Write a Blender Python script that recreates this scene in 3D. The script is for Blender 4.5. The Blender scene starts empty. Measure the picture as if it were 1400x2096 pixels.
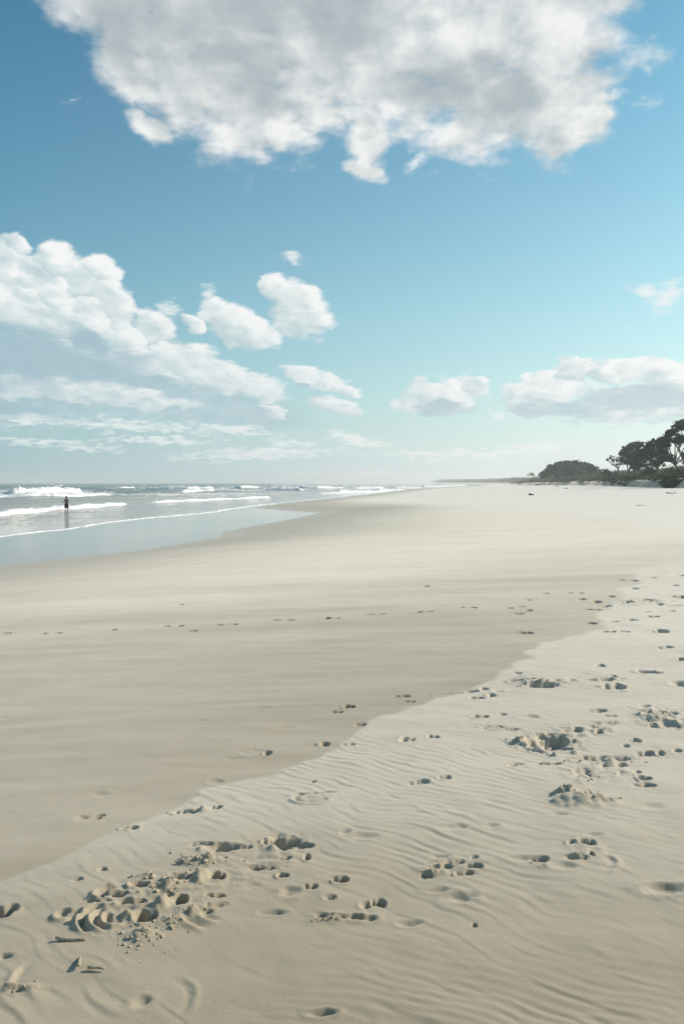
import bpy, bmesh, math, random
import numpy as np
from mathutils import Vector, Matrix

# ------------------------------------------------------------------ camera, sky, sun, exposure
SC = bpy.context.scene
COL = SC.collection
F = 1747.0                      # focal length in photo pixels (1400 x 2096)
CAMZ = 3.05
PITCH = math.atan(60.0 / F)
SUN_EL, SUN_AZ = math.radians(29), math.radians(66)   # azimuth from +Y towards +X
EXPOSURE = 0.0

cam_d = bpy.data.cameras.new('camera')
cam = bpy.data.objects.new('camera', cam_d)
COL.objects.link(cam)
cam.location = (0, 0, CAMZ)
cam.rotation_euler = (math.pi / 2 - PITCH, 0, 0)
cam_d.sensor_fit = 'VERTICAL'
cam_d.sensor_height = 36.0
cam_d.lens = F / 2096 * 36.0
cam_d.clip_start = 0.05
cam_d.clip_end = 30000
SC.camera = cam
SC.view_settings.view_transform = 'Standard'
SC.view_settings.look = 'None'
SC.view_settings.gamma = 1
SC.view_settings.exposure = EXPOSURE
SC.view_settings.use_curve_mapping = False
SC.render.film_transparent = False
SC.cycles.adaptive_threshold = 0.02
SC.cycles.max_bounces = 5
SC.cycles.diffuse_bounces = 2
SC.cycles.volume_bounces = 1

SUNV = Vector((math.sin(SUN_AZ) * math.cos(SUN_EL), math.cos(SUN_AZ) * math.cos(SUN_EL), math.sin(SUN_EL)))
sd_ = bpy.data.lights.new('sun', 'SUN')
sd_.energy = 4.9
sd_.angle = math.radians(0.55)
sd_.color = (1.0, 0.875, 0.745)
sun = bpy.data.objects.new('sun', sd_)
COL.objects.link(sun)
sun.rotation_euler = SUNV.to_track_quat('Z', 'Y').to_euler()
sun.location = (60, 20, 40)


def ray(px, py):
    """direction through a point of the photograph"""
    xc, yc = (px - 700) / F, (1048 - py) / F
    c, s = math.cos(PITCH), math.sin(PITCH)
    return Vector((xc, c + yc * s, -s + yc * c)).normalized()


# small node language -------------------------------------------------
class N:
    """wraps a socket so that shader arithmetic can be written as expressions"""
    def __init__(self, g, s): self.g, self.s = g, s
    def _m(self, op, *a, clamp=False):
        n = self.g.nodes.new('ShaderNodeMath'); n.operation = op; n.use_clamp = clamp
        for i, v in enumerate((self,) + a):
            if isinstance(v, N): self.g.links.new(v.s, n.inputs[i])
            else: n.inputs[i].default_value = v
        return N(self.g, n.outputs[0])
    def __add__(self, o): return self._m('ADD', o)
    __radd__ = __add__
    def __mul__(self, o): return self._m('MULTIPLY', o)
    __rmul__ = __mul__
    def __sub__(self, o): return self._m('SUBTRACT', o)
    def __rsub__(self, o): return (self * -1.0) + o
    def __truediv__(self, o): return self._m('DIVIDE', o)
    def max(self, o): return self._m('MAXIMUM', o)
    def min(self, o): return self._m('MINIMUM', o)
    def pow(self, o): return self._m('POWER', o)
    def abs(self): return self._m('ABSOLUTE')
    def clamp(self): return self._m('ADD', 0.0, clamp=True)
    def step(self, a, b, c=0.0, d=1.0, kind='SMOOTHSTEP'):
        n = self.g.nodes.new('ShaderNodeMapRange'); n.interpolation_type = kind
        self.g.links.new(self.s, n.inputs[0])
        for i, v in enumerate((a, b, c, d)): n.inputs[i + 1].default_value = v
        return N(self.g, n.outputs[0])


def node(g, kind, **kw):
    n = g.nodes.new(kind)
    for k, v in kw.items(): setattr(n, k, v)
    return n


def noise(g, vec, scale, detail=2, rough=0.5, dist=0.0, color=False):
    n = node(g, 'ShaderNodeTexNoise')
    g.links.new(vec, n.inputs['Vector'])
    n.inputs['Scale'].default_value = scale; n.inputs['Detail'].default_value = detail
    n.inputs['Roughness'].default_value = rough; n.inputs['Distortion'].default_value = dist
    return n.outputs['Color'] if color else N(g, n.outputs['Fac'])


def vmath(g, op, a, b=None):
    n = node(g, 'ShaderNodeVectorMath', operation=op)
    for i, v in enumerate((a, b)):
        if v is None: continue
        if isinstance(v, bpy.types.NodeSocket): g.links.new(v, n.inputs[i])
        else: n.inputs[i].default_value = v
    return n.outputs[1] if op in ('LENGTH', 'DISTANCE', 'DOT_PRODUCT') else n.outputs[0]


def vscale(g, a, f):
    n = node(g, 'ShaderNodeVectorMath', operation='SCALE')
    g.links.new(a, n.inputs[0])
    if isinstance(f, N): g.links.new(f.s, n.inputs['Scale'])
    else: n.inputs['Scale'].default_value = f
    return n.outputs[0]


def mixc(g, fac, a, b, blend='MIX'):
    n = node(g, 'ShaderNodeMix', data_type='RGBA', blend_type=blend)
    if isinstance(fac, N): g.links.new(fac.s, n.inputs[0])
    else: n.inputs[0].default_value = fac
    for i, v in ((6, a), (7, b)):
        if isinstance(v, bpy.types.NodeSocket): g.links.new(v, n.inputs[i])
        else: n.inputs[i].default_value = (v[0], v[1], v[2], 1)
    return n.outputs[2]


# --- world: Nishita sky with procedural clouds ------------------------
world = bpy.data.worlds.new('World')
SC.world = world
world.use_nodes = True
world.cycles.sampling_method = 'MANUAL'
world.cycles.sample_map_resolution = 256
W = world.node_tree
W.nodes.clear()
w_out = node(W, 'ShaderNodeOutputWorld')
w_bg = node(W, 'ShaderNodeBackground')
w_bg.inputs['Strength'].default_value = 0.12
W.links.new(w_bg.outputs[0], w_out.inputs[0])
sky = node(W, 'ShaderNodeTexSky', sky_type='NISHITA')
sky.sun_disc = False
sky.sun_elevation = SUN_EL
sky.sun_rotation = SUN_AZ
sky.air_density = 1.0
sky.dust_density = 1.0
sky.ozone_density = 1.0
tc = node(W, 'ShaderNodeTexCoord')
DIR = tc.outputs['Generated']
sep = node(W, 'ShaderNodeSeparateXYZ'); W.links.new(DIR, sep.inputs[0])
dx, dy, dz = (N(W, sep.outputs[i]) for i in range(3))
DEG = 180 / math.pi
az = dx._m('ARCTAN2', dy) * DEG            # degrees right of the view
el = dz._m('ARCSINE') * DEG                # degrees above the horizon


def azel(px, py):
    r = ray(px, py)
    return math.atan2(r.x, r.y) * DEG, math.asin(r.z) * DEG


PXD = DEG / F      # degrees per photo pixel near the centre


def blobs(P, spec):
    """union of soft ellipses on the sky: (px, py, rx, ry, tilt, weight)"""
    acc = None
    for b in spec:
        px, py, rx, ry = b[:4]
        rot = b[4] if len(b) > 4 else 0
        wgt = b[5] if len(b) > 5 else 1.0
        a, e = azel(px, py)
        Pi = P
        if acc is not None:        # tie each ellipse to the one before, so that they are evaluated one after another
            t_ = node(W, 'ShaderNodeVectorMath', operation='MULTIPLY_ADD')
            W.links.new(acc.s, t_.inputs[0]); t_.inputs[1].default_value = (1e-6, 1e-6, 1e-6); W.links.new(P, t_.inputs[2])
            Pi = t_.outputs[0]
        m = node(W, 'ShaderNodeMapping', vector_type='TEXTURE')
        W.links.new(Pi, m.inputs['Vector'])
        m.inputs['Location'].default_value = (a, e, 0)
        m.inputs['Rotation'].default_value = (0, 0, math.radians(rot))
        m.inputs['Scale'].default_value = (rx * PXD, ry * PXD, 1)
        l = N(W, vmath(W, 'LENGTH', m.outputs[0]))
        v = (1.0 - l) * wgt
        acc = v if acc is None else acc.max(v)
    return acc


def lobes(P, spec):
    """like blobs(), but each puff also carries its own sunlit and shaded side"""
    acc = shade = None
    for b in spec:
        px, py, rx, ry = b[:4]
        rot = b[4] if len(b) > 4 else 0
        a, e = azel(px, py)
        Pi = P
        if acc is not None:
            t_ = node(W, 'ShaderNodeVectorMath', operation='MULTIPLY_ADD')
            W.links.new(shade.s, t_.inputs[0]); t_.inputs[1].default_value = (1e-6, 1e-6, 1e-6); W.links.new(P, t_.inputs[2])
            Pi = t_.outputs[0]
        m = node(W, 'ShaderNodeMapping', vector_type='TEXTURE')
        W.links.new(Pi, m.inputs['Vector'])
        m.inputs['Location'].default_value = (a, e, 0)
        m.inputs['Rotation'].default_value = (0, 0, math.radians(rot))
        m.inputs['Scale'].default_value = (rx * PXD, ry * PXD, 1)
        v = 1.0 - N(W, vmath(W, 'LENGTH', m.outputs[0]))
        q = math.radians(48 - rot)
        s_ = N(W, vmath(W, 'DOT_PRODUCT', m.outputs[0], (math.cos(q), math.sin(q), 0)))
        if acc is None: acc, shade = v, s_
        else:
            f = ((v - acc) * 7.0 + 0.5).clamp()
            shade = shade + (s_ - shade) * f
            acc = acc.max(v)
    return acc, shade


CL_TOP = [(210, 0, 190, 85, -28), (640, 40, 420, 190), (400, 40, 300, 150, -25), (300, 110, 150, 95, -40), (470, 210, 200, 105, -8),
          (560, 260, 85, 62, 15), (310, 262, 55, 32, -20), (745, 265, 52, 85, 0), (742, 345, 48, 26, -25),
          (720, 120, 330, 145), (960, 90, 310, 175), (1040, 215, 170, 95, 5), (955, 280, 85, 48),
          (1150, 215, 85, 100, -20), (1212, 225, 42, 42, 40), (1150, 280, 42, 38), (1140, 60, 120, 170, -20),
          (1180, -40, 130, 120), (800, -120, 560, 190), (300, -60, 280, 130, -20), (640, 225, 80, 50, 20), (850, 200, 90, 70)]
CL_CU = [(5, 540, 60, 60), (70, 560, 50, 44), (108, 545, 50, 46), (160, 575, 52, 50), (208, 600, 48, 50), (242, 645, 38, 56), (110, 600, 62, 50), (175, 640, 62, 50), (210, 690, 56, 40), (140, 660, 150, 60), (60, 612, 50, 40), (25, 625, 44, 36), (30, 500, 34, 26),
         (50, 640, 100, 60), (255, 700, 55, 48), (312, 668, 50, 36, -25), (-40, 600, 90, 120), (200, 560, 50, 40),
         (60, 740, 200, 70), (60, 778, 120, 22), (292, 770, 32, 12), (238, 764, 16, 8), (440, 775, 90, 30, -14), (340, 735, 60, 30), (250, 745, 180, 45, -10), (400, 752, 120, 42, -14), (505, 782, 88, 34, -15),
         (150, 802, 220, 34, -3), (0, 790, 150, 60), (310, 822, 90, 16), (395, 662, 32, 18, -35),
         (490, 668, 86, 42, -20), (440, 640, 40, 32), (612, 640, 72, 58, -38), (560, 590, 28, 28), 
         (640, 772, 68, 26, -12), (700, 793, 45, 14, -15), (685, 832, 62, 18, -12), (560, 842, 34, 14, -25),
         (900, 808, 90, 40), (965, 792, 36, 30), (850, 828, 52, 24), (1120, 800, 96, 44, 10), (1170, 758, 48, 30),
         (1230, 822, 38, 26), (1240, 765, 44, 20, -10), (1300, 757, 92, 26, -3), (1370, 785, 70, 38), (1300, 822, 130, 42),
         (1450, 800, 120, 60), (1090, 825, 66, 26), 
         (1500, 600, 60, 40), (-160, 640, 120, 120), (-200, 790, 200, 70)]
CL_THIN = [(250, 870, 230, 16, -3), (480, 880, 140, 14, -6), (90, 905, 130, 12), (560, 925, 220, 12), (900, 930, 160, 12), (1318, 597, 34, 26), (1362, 606, 38, 46, -30), (600, 523, 26, 18), (345, 636, 28, 24), (1378, 588, 20, 22), (330, 902, 170, 10), (600, 906, 70, 12), (740, 902, 90, 16, -8), (190, 918, 90, 8), (1100, 914, 110, 18),
           (700, 890, 40, 14, -10), (60, 860, 70, 9), (1265, 196, 18, 14, 30, .75), (1320, 204, 26, 12, 0, .6), (1330, 130, 14, 14, 0, .5),
           (145, 203, 26, 10, 0, .55), (1020, 850, 30, 12), (425, 600, 20, 20, 90),
           (1000, 930, 150, 10), (480, 935, 200, 8), (850, 330, 40, 16, 30)]
SH_CU = [(90, 745, 260, 46, 0), (30, 700, 190, 42, -12), (330, 790, 150, 24, -12), (60, 835, 180, 20), (180, 700, 70, 30, -30),
         (905, 833, 60, 20), (1130, 845, 140, 24), (1300, 818, 140, 34), (620, 800, 60, 10, -12), (-150, 750, 200, 60)]
SH_BANK = [(60, 755, 360, 110, -8), (420, 830, 240, 50, -8), (-60, 800, 330, 90), (330, 800, 230, 50, -10), (1290, 830, 200, 34), (900, 835, 80, 18)]
SH_TOP = [(480, 130, 190, 80, -10), (320, 40, 240, 80), (700, 60, 110, 90), (900, 175, 170, 50, -8), (1040, 200, 110, 50),
          (500, 20, 250, 70), (240, 110, 90, 40, -40), (660, 10, 200, 60), (1000, 140, 60, 40)]

comb = node(W, 'ShaderNodeCombineXYZ')
W.links.new(az.s, comb.inputs[0]); W.links.new(el.s, comb.inputs[1])
P0 = comb.outputs[0]
# cloud noise lives on the sphere of directions, squashed towards the horizon like real cloud banks
squash = (dz.abs() + 0.16).pow(-0.65)
sq = node(W, 'ShaderNodeCombineXYZ')
rise = (dz.abs() + 0.16).pow(0.35) * (1.25 / 0.35)
W.links.new((dx * squash).s, sq.inputs[0]); W.links.new((dy * squash).s, sq.inputs[1]); W.links.new(rise.s, sq.inputs[2])
Q0 = sq.outputs[0]


v2 = node(W, 'ShaderNodeCombineXYZ')
W.links.new((az * (math.pi / 180) * squash).s, v2.inputs[0]); W.links.new(rise.s, v2.inputs[1])
V0 = v2.outputs[0]


def warped(P, Q, amp, scale):
    c = noise(W, Q, scale, 3, 0.55, color=True)
    c = vmath(W, 'SUBTRACT', c, (0.5, 0.5, 0.5))
    c = vscale(W, c, amp)
    return vmath(W, 'ADD', P, c)


def billow(Q, scale, detail):
    v = node(W, 'ShaderNodeTexVoronoi', feature='SMOOTH_F1', voronoi_dimensions='2D')
    W.links.new(Q, v.inputs['Vector'])
    v.inputs['Scale'].default_value = scale
    v.inputs['Detail'].default_value = detail
    v.inputs['Roughness'].default_value = 0.55
    v.inputs['Smoothness'].default_value = 0.35
    v.normalize = True
    return 1.0 - N(W, v.outputs['Distance'])


def density(P, Q, full=True):
    Pw = warped(P, Q, 2.6, 9.0)
    Pw2 = warped(P, Q, 1.6, 14.0)
    bil = billow(V0, 9.0, 3)
    fb = noise(W, Q, 16.0, 5, 0.56)
    top = blobs(Pw, CL_TOP)
    cu, shd = lobes(Pw2, CL_CU)
    dt = top * 1.3 + (fb - 0.5) * 1.75 + (bil - 0.72) * 0.35
    dc = cu + (bil - 0.72) * 0.75 + (fb - 0.5) * 0.55
    return dt, dc, fb, bil, shd


dt0, dc0, fb0, bil0, shd0 = density(P0, Q0)
# second evaluation of the relief a little towards the sun, for the light and dark sides of the billows
Qs = vmath(W, 'ADD', Q0, (0.020, -0.004, 0.022))
fb1 = noise(W, Qs, 16.0, 4, 0.56)
bil1 = billow(vmath(W, 'ADD', V0, (0.030, 0.026, 0)), 9.0, 3)
rel = (bil0 - bil1) * 0.8 + (fb0 - fb1) * 0.4

a_top = dt0.step(-0.22, 0.62)
a_cu = dc0.step(-0.08, 0.24)
# thin wisps and faint banks near the horizon
Pt = warped(P0, Q0, 1.6, 16.0)
thin = blobs(Pt, CL_THIN) + (noise(W, Q0, 34.0, 5, 0.6) - 0.5) * 1.6
a_thin = thin.step(0.0, 0.9) * 0.8
# sky outside the photograph: the same sort of scattered cumulus
out_n = noise(W, Q0, 3.1, 6, 0.58)
front = (az.abs()).step(28, 40) .max(el.step(38, 50))
a_out = out_n.step(0.54, 0.66) * front * el.step(2.0, 8.0)

sh_cu = (blobs(Pt, SH_CU) + (fb0 - 0.5) * 0.9).step(-0.1, 0.55)
sh_top = (blobs(Pt, SH_TOP) + (noise(W, Q0, 12.0, 4, 0.55) - 0.5) * 1.5).step(-0.25, 0.8)
lit_t = (rel * 3.0 + 0.58).clamp()
lit_c = (rel * 2.4 + shd0 * 0.62 + 0.56).clamp()

k = 1 / 0.12
def cc(*c): return tuple(v * k for v in c)
hz = el.step(0, 17)                          # air thickens towards the horizon
# clear air: Nishita with a little more contrast and the cyan cast of the photograph
ssep = node(W, 'ShaderNodeSeparateColor'); W.links.new(sky.outputs[0], ssep.inputs[0])
chan = [((N(W, ssep.outputs[i]) * 0.12).pow(g_) * (a_ / 0.12)).min(10.0) for i, (a_, g_) in enumerate(((0.56, 2.30), (1.18, 1.38), (1.10, 1.28)))]
scomb = node(W, 'ShaderNodeCombineColor')
for i in range(3): W.links.new(chan[i].s, scomb.inputs[i])
side = az.step(-30, 30, 0, 1, 'LINEAR')
hcol = mixc(W, side, cc(0.29, 0.48, 0.56), cc(0.98, 1.00, 0.97))
airfac = (el.max(0.0) * -0.066)._m('EXPONENT')
clear = mixc(W, airfac, scomb.outputs[0], hcol)

top_col = mixc(W, lit_t, cc(0.50, 0.565, 0.59), cc(0.88, 0.895, 0.885))
top_col = mixc(W, sh_top * 0.72, top_col, cc(0.34, 0.405, 0.445))
cu_col = mixc(W, lit_c, cc(0.50, 0.64, 0.67), cc(0.97, 0.975, 0.96))
cu_col = mixc(W, sh_cu * 0.92, cu_col, cc(0.33, 0.50, 0.58))
out_col = mixc(W, out_n.step(0.56, 0.8), cc(0.85, 0.85, 0.84), cc(0.40, 0.44, 0.47))

c = mixc(W, (blobs(Pt, SH_BANK) + (fb0 - 0.5) * 0.8).step(-0.15, 0.45) * 0.88, clear, mixc(W, (fb0 * 1.2 + bil0 * .35 - .45).clamp(), cc(0.36, 0.53, 0.60), cc(0.62, 0.74, 0.77)))
c = mixc(W, a_thin, c, cc(0.86, 0.90, 0.89))
c = mixc(W, a_out, c, out_col)
airfac2 = (el.max(0.0) * -0.16)._m('EXPONENT')
cu_col = mixc(W, airfac2 * 0.9, cu_col, hcol)
c = mixc(W, a_cu, c, cu_col)
c = mixc(W, a_top, c, top_col)
W.links.new(c, w_bg.inputs['Color'])
# ------------------------------------------------------------------ helpers

def tag(o, label=None, cat=None, group=None, kind=None):
    if label: o['label'] = label
    if cat: o['category'] = cat
    if group: o['group'] = group
    if kind: o['kind'] = kind
    return o


def link(name, me, mat=None, parent=None):
    o = bpy.data.objects.new(name, me)
    COL.objects.link(o)
    if mat is not None and me is not None and not me.materials: me.materials.append(mat)
    if parent is not None: o.parent = parent
    return o


def empty(name, loc):
    o = bpy.data.objects.new(name, None)
    COL.objects.link(o); o.location = loc
    o.empty_display_size = 0.2
    return o


def np_mesh(name, co, quads, smooth=True, attrs=None):
    me = bpy.data.meshes.new(name)
    nv, nq = len(co), len(quads)
    m = quads.shape[1]
    me.vertices.add(nv); me.vertices.foreach_set('co', np.ascontiguousarray(co, dtype=np.float32).ravel())
    me.loops.add(nq * m); me.loops.foreach_set('vertex_index', np.ascontiguousarray(quads, dtype=np.int32).ravel())
    me.polygons.add(nq)
    me.polygons.foreach_set('loop_start', np.arange(nq, dtype=np.int32) * m)
    me.polygons.foreach_set('loop_total', np.full(nq, m, dtype=np.int32))
    me.polygons.foreach_set('use_smooth', np.full(nq, smooth, dtype=bool))
    for k_, v in (attrs or {}).items():
        a = me.attributes.new(k_, 'FLOAT', 'POINT')
        a.data.foreach_set('value', np.ascontiguousarray(v, dtype=np.float32))
    me.update(calc_edges=True)
    return me


_rng = np.random.RandomState(7)
PERM = _rng.permutation(4096).astype(np.int32)
_ang = _rng.rand(4096) * 2 * np.pi
GX, GY = np.cos(_ang).astype(np.float32), np.sin(_ang).astype(np.float32)


def pn(x, y, seed=0):
    """gradient noise, about -0.7..0.7"""
    xi, yi = np.floor(x).astype(np.int64), np.floor(y).astype(np.int64)
    xf, yf = (x - xi).astype(np.float32), (y - yi).astype(np.float32)
    u = xf * xf * xf * (xf * (xf * 6 - 15) + 10)
    v = yf * yf * yf * (yf * (yf * 6 - 15) + 10)
    def g(ix, iy, fx, fy):
        h = PERM[(PERM[(ix + seed * 131) & 4095] + iy) & 4095]
        return GX[h] * fx + GY[h] * fy
    a = g(xi, yi, xf, yf); b = g(xi + 1, yi, xf - 1, yf)
    c_ = g(xi, yi + 1, xf, yf - 1); d = g(xi + 1, yi + 1, xf - 1, yf - 1)
    return (a + (b - a) * u) * (1 - v) + (c_ + (d - c_) * u) * v


def fbm(x, y, oct=4, seed=0, gain=0.5):
    s, a, f = 0, 1.0, 1.0
    for i in range(oct):
        s = s + a * pn(x * f, y * f, seed + i); a *= gain; f *= 2.03
    return s


def sst(a, b, x):
    t = np.clip((x - a) / (b - a), 0, 1)
    return t * t * (3 - 2 * t)


def mat(name, base=(0.5, 0.5, 0.5), rough=0.8, spec=0.3):
    m = bpy.data.materials.new(name); m.use_nodes = True
    g = m.node_tree; b = g.nodes['Principled BSDF']
    b.inputs['Base Color'].default_value = (*base, 1)
    b.inputs['Roughness'].default_value = rough
    b.inputs['Specular IOR Level'].default_value = spec
    return m, g, b


def attr(g, name):
    n = node(g, 'ShaderNodeAttribute', attribute_name=name)
    return N(g, n.outputs['Fac'])


def objco(g):
    return node(g, 'ShaderNodeTexCoord').outputs['Object']


def bump(g, b, h, strength, dist):
    n = node(g, 'ShaderNodeBump')
    n.inputs['Distance'].default_value = dist
    if isinstance(strength, N): g.links.new(strength.s, n.inputs['Strength'])
    else: n.inputs['Strength'].default_value = strength
    g.links.new(h.s if isinstance(h, N) else h, n.inputs['Height'])
    g.links.new(n.outputs[0], b.inputs['Normal'])
    return n


# ------------------------------------------------------------------ the lie of the land
_sh = np.array([(-400, -120), (-50, -36), (0, -20.5), (20, -15.2), (31, -12.4), (37.5, -9.2), (44, -7.6), (48.4, -6.9), (53, -7.3), (60, -6.2),
                (72, -4.1), (82, -2.6), (89, -2.0), (93, -3.6), (98, -8.2), (106, -11.2), (125, -8.5), (150, -4), (177, 0), (230, 8), (296, 17),
                (400, 33), (533, 61), (800, 118), (1184, 203), (2000, 290), (3000, 318), (5000, 460), (9500, 900)], float)
_df = np.array([(-400, 44), (0, 43), (60, 47), (100, 50), (140, 55.5), (200, 68), (297, 91), (400, 104), (500, 115), (800, 161), (1184, 240),
                (2000, 318), (3000, 342), (5000, 492), (9500, 940)], float)
_fo = np.array([(-400, -140), (0, -36), (30, -24.5), (48, -19.4), (65, -16.7), (86, -14.8), (102, -11.6), (112, -10.8), (130, -9.5), (177, -2.5),
                (296, 13), (533, 55), (800, 112), (1184, 195), (2000, 282), (3000, 308), (5000, 448), (9500, 880)], float)


def xshore(y): return np.interp(y, _sh[:, 0], _sh[:, 1])
def xdune(y): return np.interp(y, _df[:, 0], _df[:, 1])
def xfoam(y): return np.interp(y, _fo[:, 0], _fo[:, 1])


def base_z(x, y):
    """beach, backshore and dune, without small relief"""
    x = np.asarray(x, float); y = np.asarray(y, float)
    xs, xd = xshore(y), xdune(y)
    s = x - xs
    L = 12 + np.clip(y, 0, 1e9) * 0.1
    w = np.maximum(xd - xs, 5)
    z = np.where(s > 0, 1.75 * (1 - np.exp(-np.maximum(s, 0) / L)), s * 0.02)
    z = z + 0.55 * sst(0.55, 1.0, s / w) * np.clip(w / 60, 0.2, 1)
    u = x - xd
    toe = 1.5 * fbm(x * 0.06, y * 0.06, 3, 31)
    uu = u + toe * 1.6
    z = z + 1.7 * sst(0, 2.4, uu) + 1.6 * sst(3, 14, uu) + 2.4 * sst(12, 60, uu)
    z = z + sst(2, 12, uu) * (0.5 * fbm(x * 0.09, y * 0.09, 3, 5))
    # drifted sand fans at the foot of the dune and a low swell on the backshore
    z = z + 0.16 * sst(-34, -4, uu) * fbm(x * 0.05, y * 0.035, 3, 9)
    return z


def ground(px, py):
    """where the line of sight through a photo point meets the ground"""
    r = ray(px, py)
    ts = 0.8 * 1.02 ** np.arange(470)
    below = CAMZ + r.z * ts < base_z(r.x * ts, r.y * ts)
    if not below.any(): return None
    i = int(np.argmax(below))
    ts = np.linspace(ts[max(i - 1, 0)], ts[i], 60)
    below = CAMZ + r.z * ts < base_z(r.x * ts, r.y * ts)
    t = float(ts[int(np.argmax(below))])
    return r.x * t, r.y * t


def water(px, py):
    r = ray(px, py); t = -CAMZ / r.z
    return r.x * t, r.y * t


def sdist(x, y, pts):
    """distance to a polyline, positive on its right-hand side (seen along it)"""
    best = np.full(x.shape, 1e9); sign = np.ones(x.shape)
    for (ax, ay), (bx, by) in zip(pts[:-1], pts[1:]):
        ex, ey = bx - ax, by - ay
        t = np.clip(((x - ax) * ex + (y - ay) * ey) / (ex * ex + ey * ey), 0, 1)
        qx, qy = x - (ax + t * ex), y - (ay + t * ey)
        d = np.hypot(qx, qy)
        cr = ex * (y - ay) - ey * (x - ax)
        m_ = d < best
        best = np.where(m_, d, best); sign = np.where(m_, np.where(cr < 0, 1.0, -1.0), sign)
    return best * sign


# edge of the pale drift sand that lies over the damp, hard sand
EDGE = [(-260, 1900), (-100, 1840), (0, 1806), (60, 1788), (130, 1760), (190, 1726), (255, 1700), (300, 1682), (352, 1655), (385, 1632), (402, 1616), (450, 1602), (530, 1590),
        (585, 1570), (640, 1552), (700, 1522), (745, 1492), (770, 1468), (820, 1458), (868, 1440), (905, 1425), (960, 1410), (1010, 1385), (1062, 1352), (1080, 1345), (1072, 1330),
        (1120, 1312), (1180, 1302), (1240, 1285), (1215, 1262), (1240, 1238), (1280, 1225), (1262, 1205), (1305, 1195), (1290, 1165), (1340, 1157), (1400, 1149), (1600, 1130), (2200, 1100)]
EDGE_G = [ground(*p) for p in EDGE]
# edge of the bright dry backshore further off
EDGE2 = [(3000, 1150), (1800, 1110), (1400, 1083), (1340, 1080), (1285, 1070), (1220, 1056), (1100, 1047), (960, 1038), (800, 1031), (700, 1027), (640, 1024)]
EDGE2_G = [ground(*p) for p in EDGE2]
EDGE2_G = EDGE2_G + [(-4, 200), (20, 300), (70, 540), (215, 1184), (320, 3000), (900, 9500)]

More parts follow.
